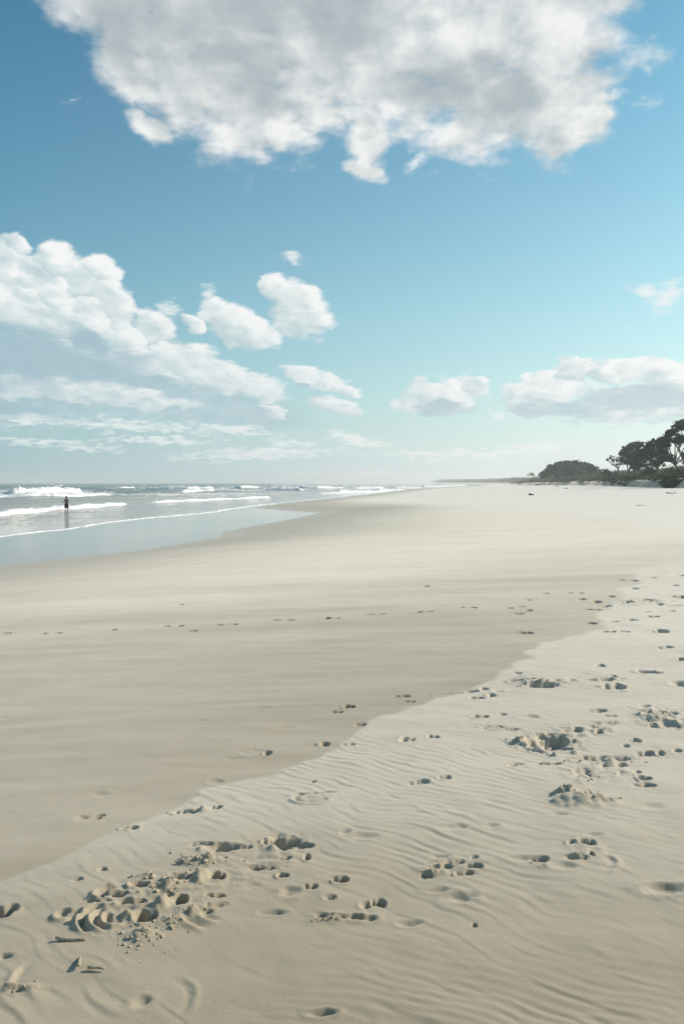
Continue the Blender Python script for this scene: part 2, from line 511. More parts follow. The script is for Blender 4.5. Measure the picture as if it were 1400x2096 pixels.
# hollows: px, py, width, height (photo pixels), depth (m), kind
R_, S_ = 'rough', 'soft'
HOLES = [
 # right-hand dry sand
 (835,1517,36,11,.030),(887,1511,24,8,.03),(983,1470,34,9,.035),(1027,1465,22,6,.02),(1082,1472,42,9,.015,S_),(1000,1494,54,10,.02,R_),(1046,1497,30,6,.02,R_),
 (1172,1501,38,10,.035,R_),(1237,1488,54,9,.03,R_),(1226,1505,18,7,.03),(1297,1520,24,9,.04),(1279,1530,18,6,.03),(1125,1523,94,30,.085,R_),
 (1235,1558,110,14,.035,R_),(1255,1573,60,12,.04,R_),(1205,1556,30,8,.03,R_),(1320,1547,36,12,.04,R_),(1350,1545,22,12,.03,R_),(1384,1541,20,7,.035),
 (1305,1586,18,7,.03),(1318,1600,26,13,.045),(1315,1615,40,9,.03,R_),(1190,1590,40,22,.02,R_),(1262,1593,30,16,.015,R_),(1125,1569,52,6,.035),(1057,1571,34,8,.03,R_),
 (862,1610,34,11,.035),(910,1602,26,9,.04),(842,1612,14,6,.02),(705,1712,24,10,.012,S_),(740,1720,70,12,.010,S_),(1005,1700,36,8,.012,S_),(930,1702,80,12,.010,S_),
 (1202,1738,30,13,.05),(1180,1770,42,8,.03,R_),(1210,1762,14,16,.03),(1168,1738,20,8,.02,R_),(1102,1771,38,13,.03),(1070,1768,70,12,.012,S_),(1155,1785,50,14,.012,S_),
 (970,1782,30,13,.05),(900,1785,50,10,.03,R_),(950,1797,38,9,.03,R_),(872,1801,26,11,.03,R_),(930,1776,60,10,.02,R_),(970,1764,20,7,.02),(900,1762,44,9,.012,S_),(1215,1723,40,8,.012,S_),
 (940,1845,64,22,.016,S_),(895,1830,54,11,.012,S_),(772,1854,30,20,.06),(748,1860,24,16,.02,S_),(695,1811,32,15,.05),(755,1888,44,14,.016,S_),(712,1886,60,10,.03,R_),(665,1884,40,10,.02,R_),
 (835,1897,54,15,.014,S_),(1362,1832,96,24,.026,S_),(1140,1677,60,6,.01,S_),(970,1903,12,4,.02),(1235,1655,50,10,.02,S_),(1330,1660,60,16,.010,S_),
 (823,1423,34,7,.03),(837,1436,28,6,.02),(715,1448,28,9,.04),(737,1485,24,6,.02),(967,1415,26,8,.05),(991,1410,18,6,.03),(976,1431,32,7,.04),(1006,1425,20,8,.04),
 (1070,1396,54,7,.06),(1106,1409,84,9,.06,R_),(1060,1380,22,5,.03),(1225,1365,24,7,.05),(1255,1412,48,13,.07),(1253,1392,18,6,.04),(1230,1399,60,6,.02,R_),(1330,1381,52,8,.06),
 (1390,1353,28,9,.06),(1394,1406,44,11,.05,S_),(1340,1470,44,11,.03,R_),(1352,1492,50,12,.035,R_),(1318,1452,30,6,.02),(1370,1470,30,8,.03,R_),(1385,1495,20,8,.03,R_),(1222,1462,40,7,.03,R_),(1248,1472,30,5,.02),
 (1247,1295,28,5,.05),(1346,1295,34,8,.06),(1335,1265,24,5,.04),(1210,1277,18,5,.04),(1255,1275,10,4,.03),(1295,1272,14,4,.04),(1275,1295,10,3,.03),(1360,1330,30,4,.03),
 (1296,1189,22,3,.04),(1312,1231,46,9,.05,R_),(1280,1235,24,4,.04,R_),(1345,1240,20,4,.04),(1385,1243,26,4,.04),(1392,1225,26,9,.05,R_),(1360,1172,16,3,.03),(1393,1181,16,4,.04),(1330,1184,30,3,.03),(1380,1200,16,3,.03),
 (1370,1255,26,3,.03),(1320,1256,14,3,.03),
 # damp sand
 (1075,1297,26,5,.035),(1115,1214,14,3,.03),(1165,1213,8,3,.02),(1185,1214,14,3,.02),(1190,1225,18,4,.03),(1220,1231,20,5,.03),(1250,1221,12,4,.02),(1203,1246,16,4,.03),(1222,1247,16,4,.03),
 (1080,1248,14,4,.03),(1062,1254,16,3,.03),(1082,1227,8,3,.02),(1066,1240,12,3,.02),(1042,1243,12,3,.02),(1270,1187,20,3,.03),(1297,1205,20,4,.03),(1276,1187,10,3,.02),(1243,1241,14,3,.03),
 (755,1256,10,3,.015),(779,1256,13,3,.02),(857,1254,17,4,.03),(878,1253,12,3,.02),(945,1243,14,3,.02),(969,1243,11,3,.02),(872,1200,7,3,.02),(962,1242,9,2,.015),
 (340,1281,15,3,.02),(368,1281,7,3,.015),(448,1279,12,4,.025),(478,1278,9,3,.015),(565,1269,26,3,.03),(592,1269,10,3,.015),(667,1266,22,4,.04),(687,1266,12,3,.02),
 (232,1290,15,3,.02),(117,1295,10,3,.02),(87,1296,6,3,.015),(15,1295,24,3,.02),(395,1291,9,2,.01),(370,1238,12,2,.02),
 (665,1525,22,8,.04),(712,1525,30,5,.02),(547,1543,18,8,.035),(690,1460,26,8,.02),(540,1452,44,6,.010,S_),(578,1452,40,5,.006,S_),(585,1492,40,7,.008,S_),(410,1478,40,6,.006,S_),(480,1552,44,6,.006,S_),(442,1596,36,9,.010,S_),
 (640,1602,16,4,.02),(185,1675,50,15,.022,R_),(200,1676,22,10,.03),(265,1699,36,9,.03),(205,1625,40,12,.008,S_),(525,1540,50,6,.008,R_),(10,1470,30,6,.006,S_),
 # left-hand dry sand
 (443,1654,26,10,.045),(388,1662,46,12,.04,R_),(362,1664,16,9,.03),(5,1875,56,28,.085),(210,1787,22,9,.03),(650,1629,104,5,.02),(612,1632,26,6,.02,R_),
 (582,1733,80,26,.05,R_),(548,1732,26,15,.04),(608,1740,56,14,.045),(628,1762,16,14,.03),(582,1767,32,8,.025,R_),(452,1744,70,18,.05),(410,1737,50,8,.03,R_),(502,1742,28,11,.035),
 (447,1806,34,22,.07),(372,1808,50,22,.045),(540,1787,60,9,.03,R_),(580,1802,28,11,.045),(635,1827,32,13,.04),(675,1848,30,8,.02,S_),(590,1838,44,20,.014,S_),
 (285,1823,36,20,.055),(275,1863,60,15,.045),(300,1893,44,27,.075),(373,1858,28,24,.05),(440,1848,50,9,.04),(345,1850,22,14,.045),(230,1847,60,10,.04),(205,1862,56,7,.03),
 (160,1808,26,8,.02,S_),(560,1878,60,8,.015,S_),(440,1868,34,10,.02,R_),(425,1880,26,10,.015,S_),(20,2045,110,18,.016,R_),(290,2062,46,26,.012,S_),(660,2086,60,12,.022,S_),(12,1972,40,8,.015,S_),
]
# kicked-about patches: px, py, width, height (photo pixels), relief (m)
TRAMPLE = [(300, 1860, 330, 140, .013), (480, 1800, 160, 90, .008), (580, 1755, 120, 60, .010), (1220, 1585, 190, 60, .012), (915, 1785, 130, 34, .010), (1115, 1402, 140, 20, .022), (1200, 1500, 170, 30, .014),
           (1195, 1750, 90, 50, .009), (1350, 1480, 110, 40, .020), (600, 1845, 120, 40, .006), (710, 1885, 170, 30, .008), (650, 1632, 120, 20, .008), (1130, 1522, 130, 34, .012), (1200, 1650, 180, 40, .010), (390, 1662, 90, 18, .010),
           (1310, 1235, 150, 14, .03), (1010, 1420, 90, 14, .015), (1250, 1395, 90, 12, .015), (1340, 1460, 130, 30, .015), (40, 2040, 120, 30, .010)]
# raised sand: px, py, width, height(px), metres high, lumpy 0..1
LUMPS = [(1190,1648,150,34,.050,.7),(1158,1634,60,14,.055,1.),(1235,1650,70,20,.020,.6),(1060,1523,50,16,.03,1.),(1160,1520,22,20,.03,1.),(413,1806,44,36,.045,.3),(405,1772,110,26,.030,1.),(430,1770,60,20,.02,1.),
         (345,1828,70,24,.045,1.),(295,1805,50,14,.03,1.),(290,1932,90,38,.030,1.),(350,1905,60,30,.02,1.),(390,1885,40,24,.015,1.),(330,1870,44,34,.04,.3),(262,1890,34,26,.035,.3),(560,1745,30,20,.02,.8),
         (415,1660,30,14,.03,.6),(395,1882,30,20,.02,.8),(25,2040,90,24,.015,1.),(1105,1404,50,6,.04,1.),(1070,1388,70,5,.02,1.),(1010,1496,60,8,.02,1.),(890,1797,60,12,.02,1.),(690,1889,60,8,.015,1.),
         (1190,1610,50,18,.015,.8),(1240,1565,70,16,.03,.8),(1115,1785,40,14,.015,.6),(240,1840,60,12,.02,.3),(1180,1763,44,6,.02,.8),(840,1517,20,6,.02,.8),(1345,1480,60,14,.03,1.),(940,1416,60,6,.02,1.),(1230,1500,90,8,.02,1.)]
# scraped arcs: centre px, radius (m), from/to angle deg (ground, 0 = +x), ridge height
ARCS = [(245,1893,.070,150,300,.014),(240,1893,.105,140,262,.017),(238,1893,.145,130,235,.014),(133,1888,.04,40,320,.012),(130,1888,.085,-60,20,.012),
        (150,1905,.06,-40,40,.012),(228,1843,.07,80,260,.012),(130,2010,.17,150,210,.007),(300,2060,.16,-30,60,.003),(1215,1775,.10,-80,40,.005),
        (470,1868,.13,200,260,.008),(450,1874,.16,200,260,.008),(640,1635,.12,180,330,.010)]


def footprint_axes(px, py, w, h):
    x, y = ground(px, py)
    hf = CAMZ - float(base_z(x, y))
    return x, y, w / 2 * y / F, max(h / 2 * y * y / (hf * F), 0.018)


GRID = {}


def terrain_mesh():
    # polar sheet: fine in front of the viewpoint, coarse elsewhere
    fine = np.arange(-math.radians(27), math.radians(27.01), 0.00168)
    rest = np.linspace(math.radians(27), 2 * math.pi - math.radians(27), 66)[1:-1]
    th = np.concatenate([fine, rest])
    r = [0.25]
    while r[-1] < 9500:
        d = r[-1]
        k_ = 0.05 if d < 1.9 else 0.0031 if d < 11 else 0.0034 if d < 30 else 0.009 if d < 90 else 0.022
        r.append(d * (1 + k_))
    r = np.array(r)
    nt, nr = len(th), len(r)
    T, Rr = np.meshgrid(th, r)
    X, Y = (np.sin(T) * Rr).ravel(), (np.cos(T) * Rr).ravel()
    Z = base_z(X, Y)
    R0 = Rr.ravel()
    near = R0 < 40
    x, y = X[near], Y[near]
    ed = sdist(x, y, EDGE_G)                               # + on the dry side
    ed = ed + 0.05 * fbm(x * 3.0, y * 3.0, 3, 3) * np.clip(R0[near] / 4, .5, 3)
    dry = sst(-0.015, 0.035, ed / np.clip(R0[near] / 4, 1, 8))
    z = np.zeros_like(x)
    z += 0.005 * dry + 0.014 * sst(0, 0.6, ed)            # the drift sheet lies on top
    # broad undulation
    z += 0.022 * fbm(x * 0.55, y * 0.9, 3, 11) * sst(0, 3, R0[near])
    # wind ripples on the drift sand
    wx, wy = x + 0.10 * fbm(x * 1.1, y * 1.1, 3, 17), y + 0.10 * fbm(x * 1.1, y * 1.1, 3, 23)
    ang = 0.62 + 0.35 * pn(x * 0.25, y * 0.25, 4)
    ca, sa = np.cos(ang), np.sin(ang)
    nx, ny = sa, ca                                        # across the crests
    lam = 0.070
    ph = (wx * 0.70 + wy * 0.71) / lam + 1.3 * pn(x * 0.9, y * 0.9, 41) + 0.75 * pn(x * 3.3 - y * 1.2, y * 3.0, 43) + .25 * pn(x * 9, y * 9, 44)
    c1 = ph * 2 * np.pi
    rip = np.sin(c1 + 0.6 * np.sin(c1))
    along = wx * 0.71 - wy * 0.70
    amp = np.clip(0.25 + 1.5 * pn(along * 4.4, ph * 0.9, 51) + 1.0 * pn(x * 0.9, y * 0.9, 53), 0, 1.2)
    flat = 1 - 0.8 * sst(-0.1, 0.4, fbm(x * 0.45, y * 0.45, 2, 61))
    fade = 1 - 0.55 * sst(5, 16, R0[near])
    z += dry * 0.0027 * rip * amp * (0.4 + 0.6 * flat) * fade
    # smaller second set
    ph2 = (wx * 0.45 + wy * 0.9) / 0.052 + 1.6 * pn(x * 2.1, y * 2.1, 71)
    z += dry * 0.0011 * np.sin(ph2 * 2 * np.pi) * np.clip(0.3 + 1.5 * pn(x * 1.4, y * 1.4, 73), 0, 1) * sst(-.3, .4, pn(x * .5, y * .5, 75) + .1)
    z += dry * 0.010 * fbm(x * 2.4, y * 3.2, 3, 81) * 0.8
    # long low streaks of blown sand on the damp part
    strk = fbm(x * 0.35 + 0.2 * y, y * 1.5, 3, 91)
    z += (1 - dry) * (0.016 * strk + 0.006 * fbm(x * 1.6, y * 2.4, 2, 95) + 0.0012 * fbm(x * 9, y * 9, 2, 93))
    clod = np.zeros_like(x)
    damp = np.zeros_like(x)
    # footprints, hollows
    for (px, py, w, h, am) in TRAMPLE:
        cx, cy, a, b_ = footprint_axes(px, py, w, h)
        m_ = (np.abs(x - cx) < a * 1.6) & (np.abs(y - cy) < b_ * 1.6)
        xx, yy = x[m_], y[m_]
        wgt = 1 - sst(.45, 1.2, np.hypot((xx - cx) / a, (yy - cy) / b_) + .5 * pn(xx * 5, yy * 5, 171))
        n1 = 1 - 2.2 * np.abs(fbm(xx * 7, yy * 7, 3, 173)); n2 = fbm(xx * 17, yy * 17, 3, 175)
        z[m_] += am * wgt * (n1 * .8 + n2 * .45)
        clod[m_] = np.maximum(clod[m_], .5 * wgt * sst(.1, .5, pn(xx * 6, yy * 6, 177) + .15))
    wn1, wn2 = fbm(x * 14, y * 14, 2, 101), fbm(x * 14, y * 14, 2, 103)
    fine_n = fbm(x * 38, y * 38, 3, 105)
    cell_n = np.abs(pn(x * 26, y * 26, 107)) + 0.5 * np.abs(pn(x * 55, y * 55, 108))
    rnd = random.Random(5)
    for hrec in HOLES:
        px, py, w, h, dep = hrec[:5]
        kind = hrec[5] if len(hrec) > 5 else ''
        cx, cy, a, b_ = footprint_axes(px, py, w, h)
        a *= 1.0; b_ *= 1.05; dep *= .72
        if cy > 8: b_ = max(b_, .055); a = max(a, .075); dep = max(dep * 1.6, .03)
        if b_ > 2.2 * a: b_ = 2.2 * a
        m_ = (np.abs(x - cx) < a * 2.6) & (np.abs(y - cy) < b_ * 2.6)
        if not m_.any(): continue
        wob = 0.42 if kind == R_ else 0.26
        qx = (x[m_] - cx) / a + wob * wn1[m_] * 1.6
        qy = (y[m_] - cy) / b_ + wob * wn2[m_] * 1.6
        t = np.sqrt(qx * qx + qy * qy)
        if kind == S_:
            # old print, softened by the wind: steep sun-side lip, gentle tail
            prof = (1 - sst(0.15, 1.15, t)) * (1 + 0.3 * qx)
            rim = 0.18 * np.exp(-((t - 1.3) / .35) ** 2)
            z[m_] += -dep * prof * 1.15 + dep * rim
        else:
            if 22 < w < 68:                                # heel and ball of the foot
                sgn = 1 if rnd.random() < .5 else -1
                t1 = np.hypot((qx - .42 * sgn) / .72, qy / .95); t2 = np.hypot((qx + .50 * sgn) / .55, (qy + .12) / .72)
                t = -np.log(np.exp(-5 * t1) + np.exp(-5 * t2)) / 5 + .06
            prof = (1 - sst(0.30, 1.06, t)) * (1 + 0.32 * np.clip(qx, -1, 1))
            rim = (0.08 + 0.16 * rnd.random()) * np.exp(-((t - 1.28) / .22) ** 2) * (1 - 0.45 * qx / np.maximum(t, .3)) * np.clip(.6 + 1.6 * wn2[m_], 0, 1.6)
            f_ = 1 + (0.35 * fine_n[m_] if kind == R_ else 0.1 * fine_n[m_])
            z[m_] += (-dep * 1.15 * prof + dep * rim) * f_ + .0045 * np.exp(-((t - 1.1) / .3) ** 2) * fine_n[m_]
            if kind == R_: clod[m_] = np.maximum(clod[m_], np.exp(-((t - 1.1) / .5) ** 2) * .7)
            damp[m_] = np.maximum(damp[m_], prof * 0.5)  # print hollows take a darker colour towards their floor
    for (px, py, w, h, hh, lum) in LUMPS:
        cx, cy, a, b_ = footprint_axes(px, py, w, h)
        m_ = (np.abs(x - cx) < a * 2) & (np.abs(y - cy) < b_ * 2)
        qx = (x[m_] - cx) / a + .35 * wn1[m_]; qy = (y[m_] - cy) / b_ + .35 * wn2[m_]
        t = np.sqrt(qx * qx + qy * qy)
        prof = 1 - sst(0.1, 1.1, t)
        z[m_] += .75 * hh * prof * (1 - lum * .3 + lum * .7 * cell_n[m_]) + prof * lum * .006 * fine_n[m_]
        clod[m_] = np.maximum(clod[m_], prof * lum)
    for (px, py, rad, a0, a1, hh) in ARCS:
        cx, cy = ground(px, py)
        m_ = (np.abs(x - cx) < rad * 2) & (np.abs(y - cy) < rad * 2)
        qx, qy = x[m_] - cx, y[m_] - cy
        rr = np.hypot(qx, qy) + 0.008 * wn1[m_]
        an = np.degrees(np.arctan2(qy, qx))
        mid, half = (a0 + a1) / 2, (a1 - a0) / 2
        da = np.abs((an - mid + 180) % 360 - 180)
        wgt = 1 - sst(half - 22, half + 6, da)
        z[m_] += wgt * hh * (np.exp(-((rr - rad) / .013) ** 2) - 0.9 * np.exp(-((rr - rad + .026) / .014) ** 2))
    Z[near] += z
    A_dry = np.zeros(len(X)); A_dry[near] = dry
    far = R0 > 14
    d2 = sdist(X[far], Y[far], EDGE2_G)
    xf_, yf_ = X[far], Y[far]
    sc_ = np.clip(R0[far] / 30, .5, 12)
    m2 = sst(-0.6, 1.2, d2 / sc_ + 1.1 * fbm(xf_ * 0.10, yf_ * 0.12, 4, 121))
    m2 = m2 * np.where(yf_ < 150, sst(-5, 2, xf_), 1)
    A_bk = np.zeros(len(X)); A_bk[far] = m2
    A_cl = np.zeros(len(X)); A_cl[near] = clod
    A_dp = np.zeros(len(X)); A_dp[near] = damp
    # scuffed, footprinted backshore further off, too small to place print by print
    mid = (R0 > 10) & (R0 < 120)
    xm, ym = X[mid], Y[mid]
    tr = np.clip(fbm(xm * 1.6, ym * 0.9, 2, 131) - .28, 0, 1)
    Z[mid] += -0.10 * tr * np.maximum(A_bk[mid], A_dry[mid] * .4) * sst(-.1, .35, fbm(xm * .08, ym * .05, 2, 133))
    s = X - xshore(Y)
    A_wet = 1 - sst(0.0, 1.0, (s + 0.8 * fbm(X * .15, Y * .1, 2, 141)) / np.clip(12 + 0.04 * Y, 12, 16))
    GRID.update(th=fine, r=r, z=Z.reshape(nr, nt)[:, :len(fine)])
    idx = np.arange(nt * nr).reshape(nr, nt)
    nxt = np.roll(idx, -1, axis=1)
    q = np.stack([idx[:-1], nxt[:-1], nxt[1:], idx[1:]], -1).reshape(-1, 4)
    q = q[:, ::-1]
    keep = (Z[q].max(axis=1) > -0.55)
    q = q[keep]
    # close the small ring at the centre
    co = np.stack([X, Y, Z], 1)
    used = np.zeros(len(co), bool); used[q.ravel()] = True
    remap = np.cumsum(used) - 1
    q2 = remap[q]
    far_pale = 0.85 * sst(5, 20, R0 + 4 * fbm(X * .12, Y * .5, 3, 151)) * sst(1, 17, s + 2 * fbm(X * .1, Y * .1, 2, 155))  # damp sand gets paler away from the viewpoint and the shore
    edf = np.full(len(X), 50.0); edf[far | near] = -sdist(X[far | near], Y[far | near], EDGE_G)
    far_pale *= .68 + .32 * sst(.5, 7, edf)
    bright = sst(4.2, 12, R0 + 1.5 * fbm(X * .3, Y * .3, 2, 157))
    near_shade = 0.85 * (1 - sst(2.4, 5.5, R0 + 1.2 * fbm(X * .5, Y * .5, 2, 153)))  # sand darkened close to the viewpoint: light falloff put into its colour
    uu_ = X - xdune(Y) + 2.4 * fbm(X * 0.06, Y * 0.06, 3, 31)
    at = {'bright': bright[used], 'dune': sst(-.6, .3, uu_)[used] * .95, 'far_pale': far_pale[used], 'near_shade': near_shade[used], 'dry': A_dry[used], 'back': A_bk[used], 'wet': A_wet[used], 'clod': A_cl[used], 'damp': A_dp[used]}
    me = np_mesh('beach', co[used], q2, True, at)
    return me


def sand_material():
    m, g, b = mat('sand', rough=0.85, spec=0.25)
    P = objco(g)
    dry, back, wet, clod, damp = (attr(g, n_) for n_ in ('dry', 'back', 'wet', 'clod', 'damp'))
    n_big = noise(g, P, 0.35, 4, 0.55)
    mp = node(g, 'ShaderNodeMapping'); g.links.new(P, mp.inputs[0])
    mp.inputs['Scale'].default_value = (0.22, 0.80, 1); mp.inputs['Rotation'].default_value = (0, 0, math.radians(-14))
    streak = noise(g, mp.outputs[0], 1.0, 5, 0.58, 0.6)
    mp2 = node(g, 'ShaderNodeMapping'); g.links.new(P, mp2.inputs[0])
    mp2.inputs['Scale'].default_value = (0.06, 0.35, 1); mp2.inputs['Rotation'].default_value = (0, 0, math.radians(8))
    streak2 = noise(g, mp2.outputs[0], 1.0, 4, 0.55, 0.4)
    grain = noise(g, P, 420, 2, 0.6)
    grain2 = noise(g, P, 90, 3, 0.6)
    c_dry = mixc(g, n_big, (0.50, 0.445, 0.345), (0.57, 0.515, 0.410))
    c_damp = mixc(g, streak.step(0.34, 0.66), (0.265, 0.214, 0.138), (0.390, 0.330, 0.234))
    c_damp = mixc(g, noise(g, P, 2.4, 4, .6).step(.4, .7) * .35, c_damp, (0.30, 0.25, 0.165))
    c_damp = mixc(g, streak2.step(0.38, 0.70) * 0.5, c_damp, (0.47, 0.415, 0.315))
    c_damp = mixc(g, attr(g, 'far_pale'), c_damp, mixc(g, streak.step(0.30, 0.70), (0.80, 0.71, 0.57), (0.87, 0.78, 0.635)))
    c_back = mixc(g, n_big, (0.74, 0.68, 0.59), (0.80, 0.74, 0.65))
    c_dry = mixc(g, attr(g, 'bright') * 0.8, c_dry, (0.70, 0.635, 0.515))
    c = mixc(g, dry, c_damp, c_dry)
    c = mixc(g, back, c, c_back)
    c = mixc(g, attr(g, 'dune'), c, mixc(g, noise(g, P, .8, 3), (0.30, 0.23, 0.17), (0.48, 0.38, 0.28)))
    c = mixc(g, clod * 0.55, c, (0.47, 0.40, 0.29))
    c = mixc(g, damp * 0.35, c, (0.36, 0.32, 0.25))  # darker tone in the print hollows
    c = mixc(g, wet * 0.85, c, (0.29, 0.25, 0.19))
    c = mixc(g, (grain - 0.5).abs() * 0.35, c, (0.25, 0.21, 0.16))
    spk = noise(g, P, 60, 1, 0.5).step(0.765, 0.79)
    c = mixc(g, spk * 0.5, c, (0.16, 0.13, 0.10))
    c = mixc(g, attr(g, 'near_shade') * 0.9, c, (0.30, 0.245, 0.155))  # painted falloff of light towards the viewpoint
    b.inputs['Sheen Weight'].default_value = 0.35; b.inputs['Sheen Roughness'].default_value = 0.45
    b.inputs['Sheen Tint'].default_value = (1, .95, .88, 1)
    g.links.new(c, b.inputs['Base Color'])
    r = (wet.step(0.86, 1.0) * -0.40) + 0.88
    g.links.new(r.s, b.inputs['Roughness'])
    h = grain * 0.4 + grain2 * 1.0 + noise(g, P, 26, 3, 0.6) * (clod * 8.0 + 0.8)
    bump(g, b, h, 0.55, 0.0022)
    return m


SAND = sand_material()
beach = link('beach', terrain_mesh(), SAND)
tag(beach, kind='structure')


# ------------------------------------------------------------------ the sea
def water_material():
    m, g, b = mat('sea_water', rough=0.08, spec=0.5)
    b.inputs['IOR'].default_value = 1.333
    P = objco(g)
    depth, foam = attr(g, 'depth'), attr(g, 'foam')
    c = mixc(g, depth.step(0, .9), (0.32, 0.265, 0.21), (0.020, 0.085, 0.078))
    mp = node(g, 'ShaderNodeMapping'); g.links.new(P, mp.inputs[0])
    mp.inputs['Rotation'].default_value = (0, 0, math.radians(12)); mp.inputs['Scale'].default_value = (1.6, 0.35, 1)
    f1 = noise(g, mp.outputs[0], 0.33, 7, 0.62, 0.8)
    f2 = noise(g, mp.outputs[0], 2.2, 4, 0.6)
    fm = ((f1 * 0.75 + f2 * 0.25) + foam * 0.42).step(0.66, 0.76) * foam.step(0.02, 0.2)
    c = mixc(g, fm, c, (0.80, 0.82, 0.81))
    g.links.new(c, b.inputs['Base Color'])
    g.links.new((fm * 0.7 + depth * 0.16 + 0.05).s, b.inputs['Roughness'])
    w1 = noise(g, mp.outputs[0], 1.1, 5, 0.6)
    w2 = noise(g, P, 7.0, 3, 0.6)
    bump(g, b, w1 * 1.0 + w2 * 0.35, attr(g, 'chop'), 0.30)
    return m


# breakers: (px,py) of the two ends of the foot, height m, depth of the foam roll m, seed
BREAKERS = [((-60, 1019.5), (105, 1018), 1.1, 7.0), ((15, 1015), (168, 1012), 1.9, 6.0), ((100, 1018), (221, 1014), 0.65, 5.0),
            ((-80, 1066), (30, 1055), 0.50, 3.0), ((5, 1057), (108, 1046), 0.50, 3.0), ((100, 1047), (256, 1034), 0.55, 3.0),
            ((298, 1003.5), (392, 1003.5), 1.35, 7.0), ((372, 1008.5), (436, 1005), 0.9, 5.0), ((385, 1002), (438, 1001), 1.2, 6.0),
            ((300, 1031), (556, 1019), 0.42, 2.6), ((486, 1001), (524, 1000.5), 1.5, 8.0), ((545, 1004), (620, 1004.5), 1.0, 7.0),
            ((570, 1003), (612, 1003), 1.6, 7.0), ((612, 999.5), (662, 999.5), 1.5, 9.0), ((645, 1001), (700, 1000), 1.3, 8.0), ((650, 1011), (722, 1009), 0.5, 4.0),
            ((690, 1009), (792, 1006), 0.9, 6.0), ((770, 1004), (822, 1003), 0.8, 7.0), ((720, 1001), (780, 1000), 1.0, 9.0), ((690, 997.5), (760, 997.5), 1.2, 10.0), ((800, 999), (860, 998.5), 1.0, 10.0),
            ((100, 995.5), (128, 995.5), 1.2, 7.0), ((240, 999.8), (275, 999.4), 1.0, 4.0), ((440, 999), (480, 999), .7, 6), ((860, 996.5), (915, 996), 1.0, 12.0), ((905, 994.5), (950, 994), 1.0, 14.0)]
BR_W = [(water(*a), water(*b_), h, w) for a, b_, h, w in BREAKERS]


def swell(x, y):
    sd = xfoam(y) - x
    a = sst(6, 90, sd)
    n1 = fbm(x * .012, y * .012, 2, 201)
    nrm = x * 0.972 - y * 0.235                 # across the crests
    z = a * 0.42 * np.sin((nrm / 31.0 + n1 * 1.3) * 2 * np.pi) * (0.5 + 0.9 * (pn(x * .01, y * .007, 205) + .4))
    z = z + a * 0.16 * np.sin((nrm / 11.0 + fbm(x * .03, y * .02, 2, 207) * 1.5) * 2 * np.pi)
    z = z + sst(.5, 14, sd) * (0.075 * fbm(x * .45, y * .16, 4, 211, .6)) + sst(20, 120, sd) * 0.16 * fbm(x * .11, y * .06, 3, 213)
    z = z + sst(-2, 3, sd) * 0.006 + sst(1, 8, sd) * 0.02
    for (ax, ay), (bx, by), h, w in BR_W:
        ex, ey = bx - ax, by - ay; L = math.hypot(ex, ey); ex /= L; ey /= L
        s = (x - ax) * ex + (y - ay) * ey
        n_ = (x - ax) * -ey + (y - ay) * ex     # + to seaward side when running away from us
        z = z + h * 0.35 * np.exp(-((n_ - w * .55) / (w * 1.1)) ** 2) * sst(-.25 * L - 2, .2 * L, s) * sst(-.25 * L - 2, .2 * L, L - s) * sst(0, 12, sd)
    return z


def sea_mesh():
    fine = np.arange(-math.radians(26), math.radians(26.01), 0.0021)
    left = np.linspace(math.radians(-150), math.radians(-26), 50)[:-1]
    right = np.linspace(math.radians(26), math.radians(40), 8)[1:]
    th = np.concatenate([left, fine, right])
    r = [14.0]
    while r[-1] < 9000:
        d = r[-1]
        r.append(d * (1 + (0.011 if d < 45 else 0.0055 if d < 600 else 0.012 if d < 1500 else .04)))
    r = np.array(r)
    T, Rr = np.meshgrid(th, r)
    X, Y = (np.sin(T) * Rr).ravel(), (np.cos(T) * Rr).ravel()
    att = 1 - sst(500, 2500, Rr.ravel()) * .6
    Z = swell(X, Y) * att
    Y_ = Y
    sd = xfoam(Y) - X
    dep = sst(0, 110, sd) * .85 + sst(60, 260, sd) * .15
    dep = np.clip(dep + .25 * fbm(X * .02, Y * .01, 3, 221) * sst(5, 60, sd), 0, 1)
    foam = (1 - .6 * sst(60, 400, sd)) * .52 * sst(6, 30, sd) * np.clip(.75 + 1.0 * fbm(X * .03, Y * .012, 3, 223), 0, 1.3)
    for (ax, ay), (bx, by), h, w in BR_W:
        ex, ey = bx - ax, by - ay; L = math.hypot(ex, ey); ex /= L; ey /= L
        s = (X - ax) * ex + (Y - ay) * ey; n_ = (X - ax) * -ey + (Y - ay) * ex
        f_ = np.exp(-((n_ + w * .2) / (w * .55)) ** 2) * sst(-6, 6, s) * sst(-6, 6, L - s)
        foam = np.maximum(foam, f_ * .55)
    idx = np.arange(X.size).reshape(Rr.shape)
    q = np.stack([idx[:-1, :-1], idx[:-1, 1:], idx[1:, 1:], idx[1:, :-1]], -1).reshape(-1, 4)[:, ::-1]
    keep = (X[q].min(axis=1) - xshore(Y[q[:, 0]])) < 3 + 0.01 * Y[q[:, 0]]
    q = q[keep]
    used = np.zeros(len(X), bool); used[q.ravel()] = True
    remap = np.cumsum(used) - 1
    me = np_mesh('sea', np.stack([X, Y, Z], 1)[used], remap[q], True, {'chop': (.015 + .45 * sst(0, 3, sd) + .55 * sst(3, 60, sd))[used], 'depth': dep[used], 'foam': foam[used]})
    return me


sea = link('sea', sea_mesh(), water_material())
tag(sea, kind='structure')


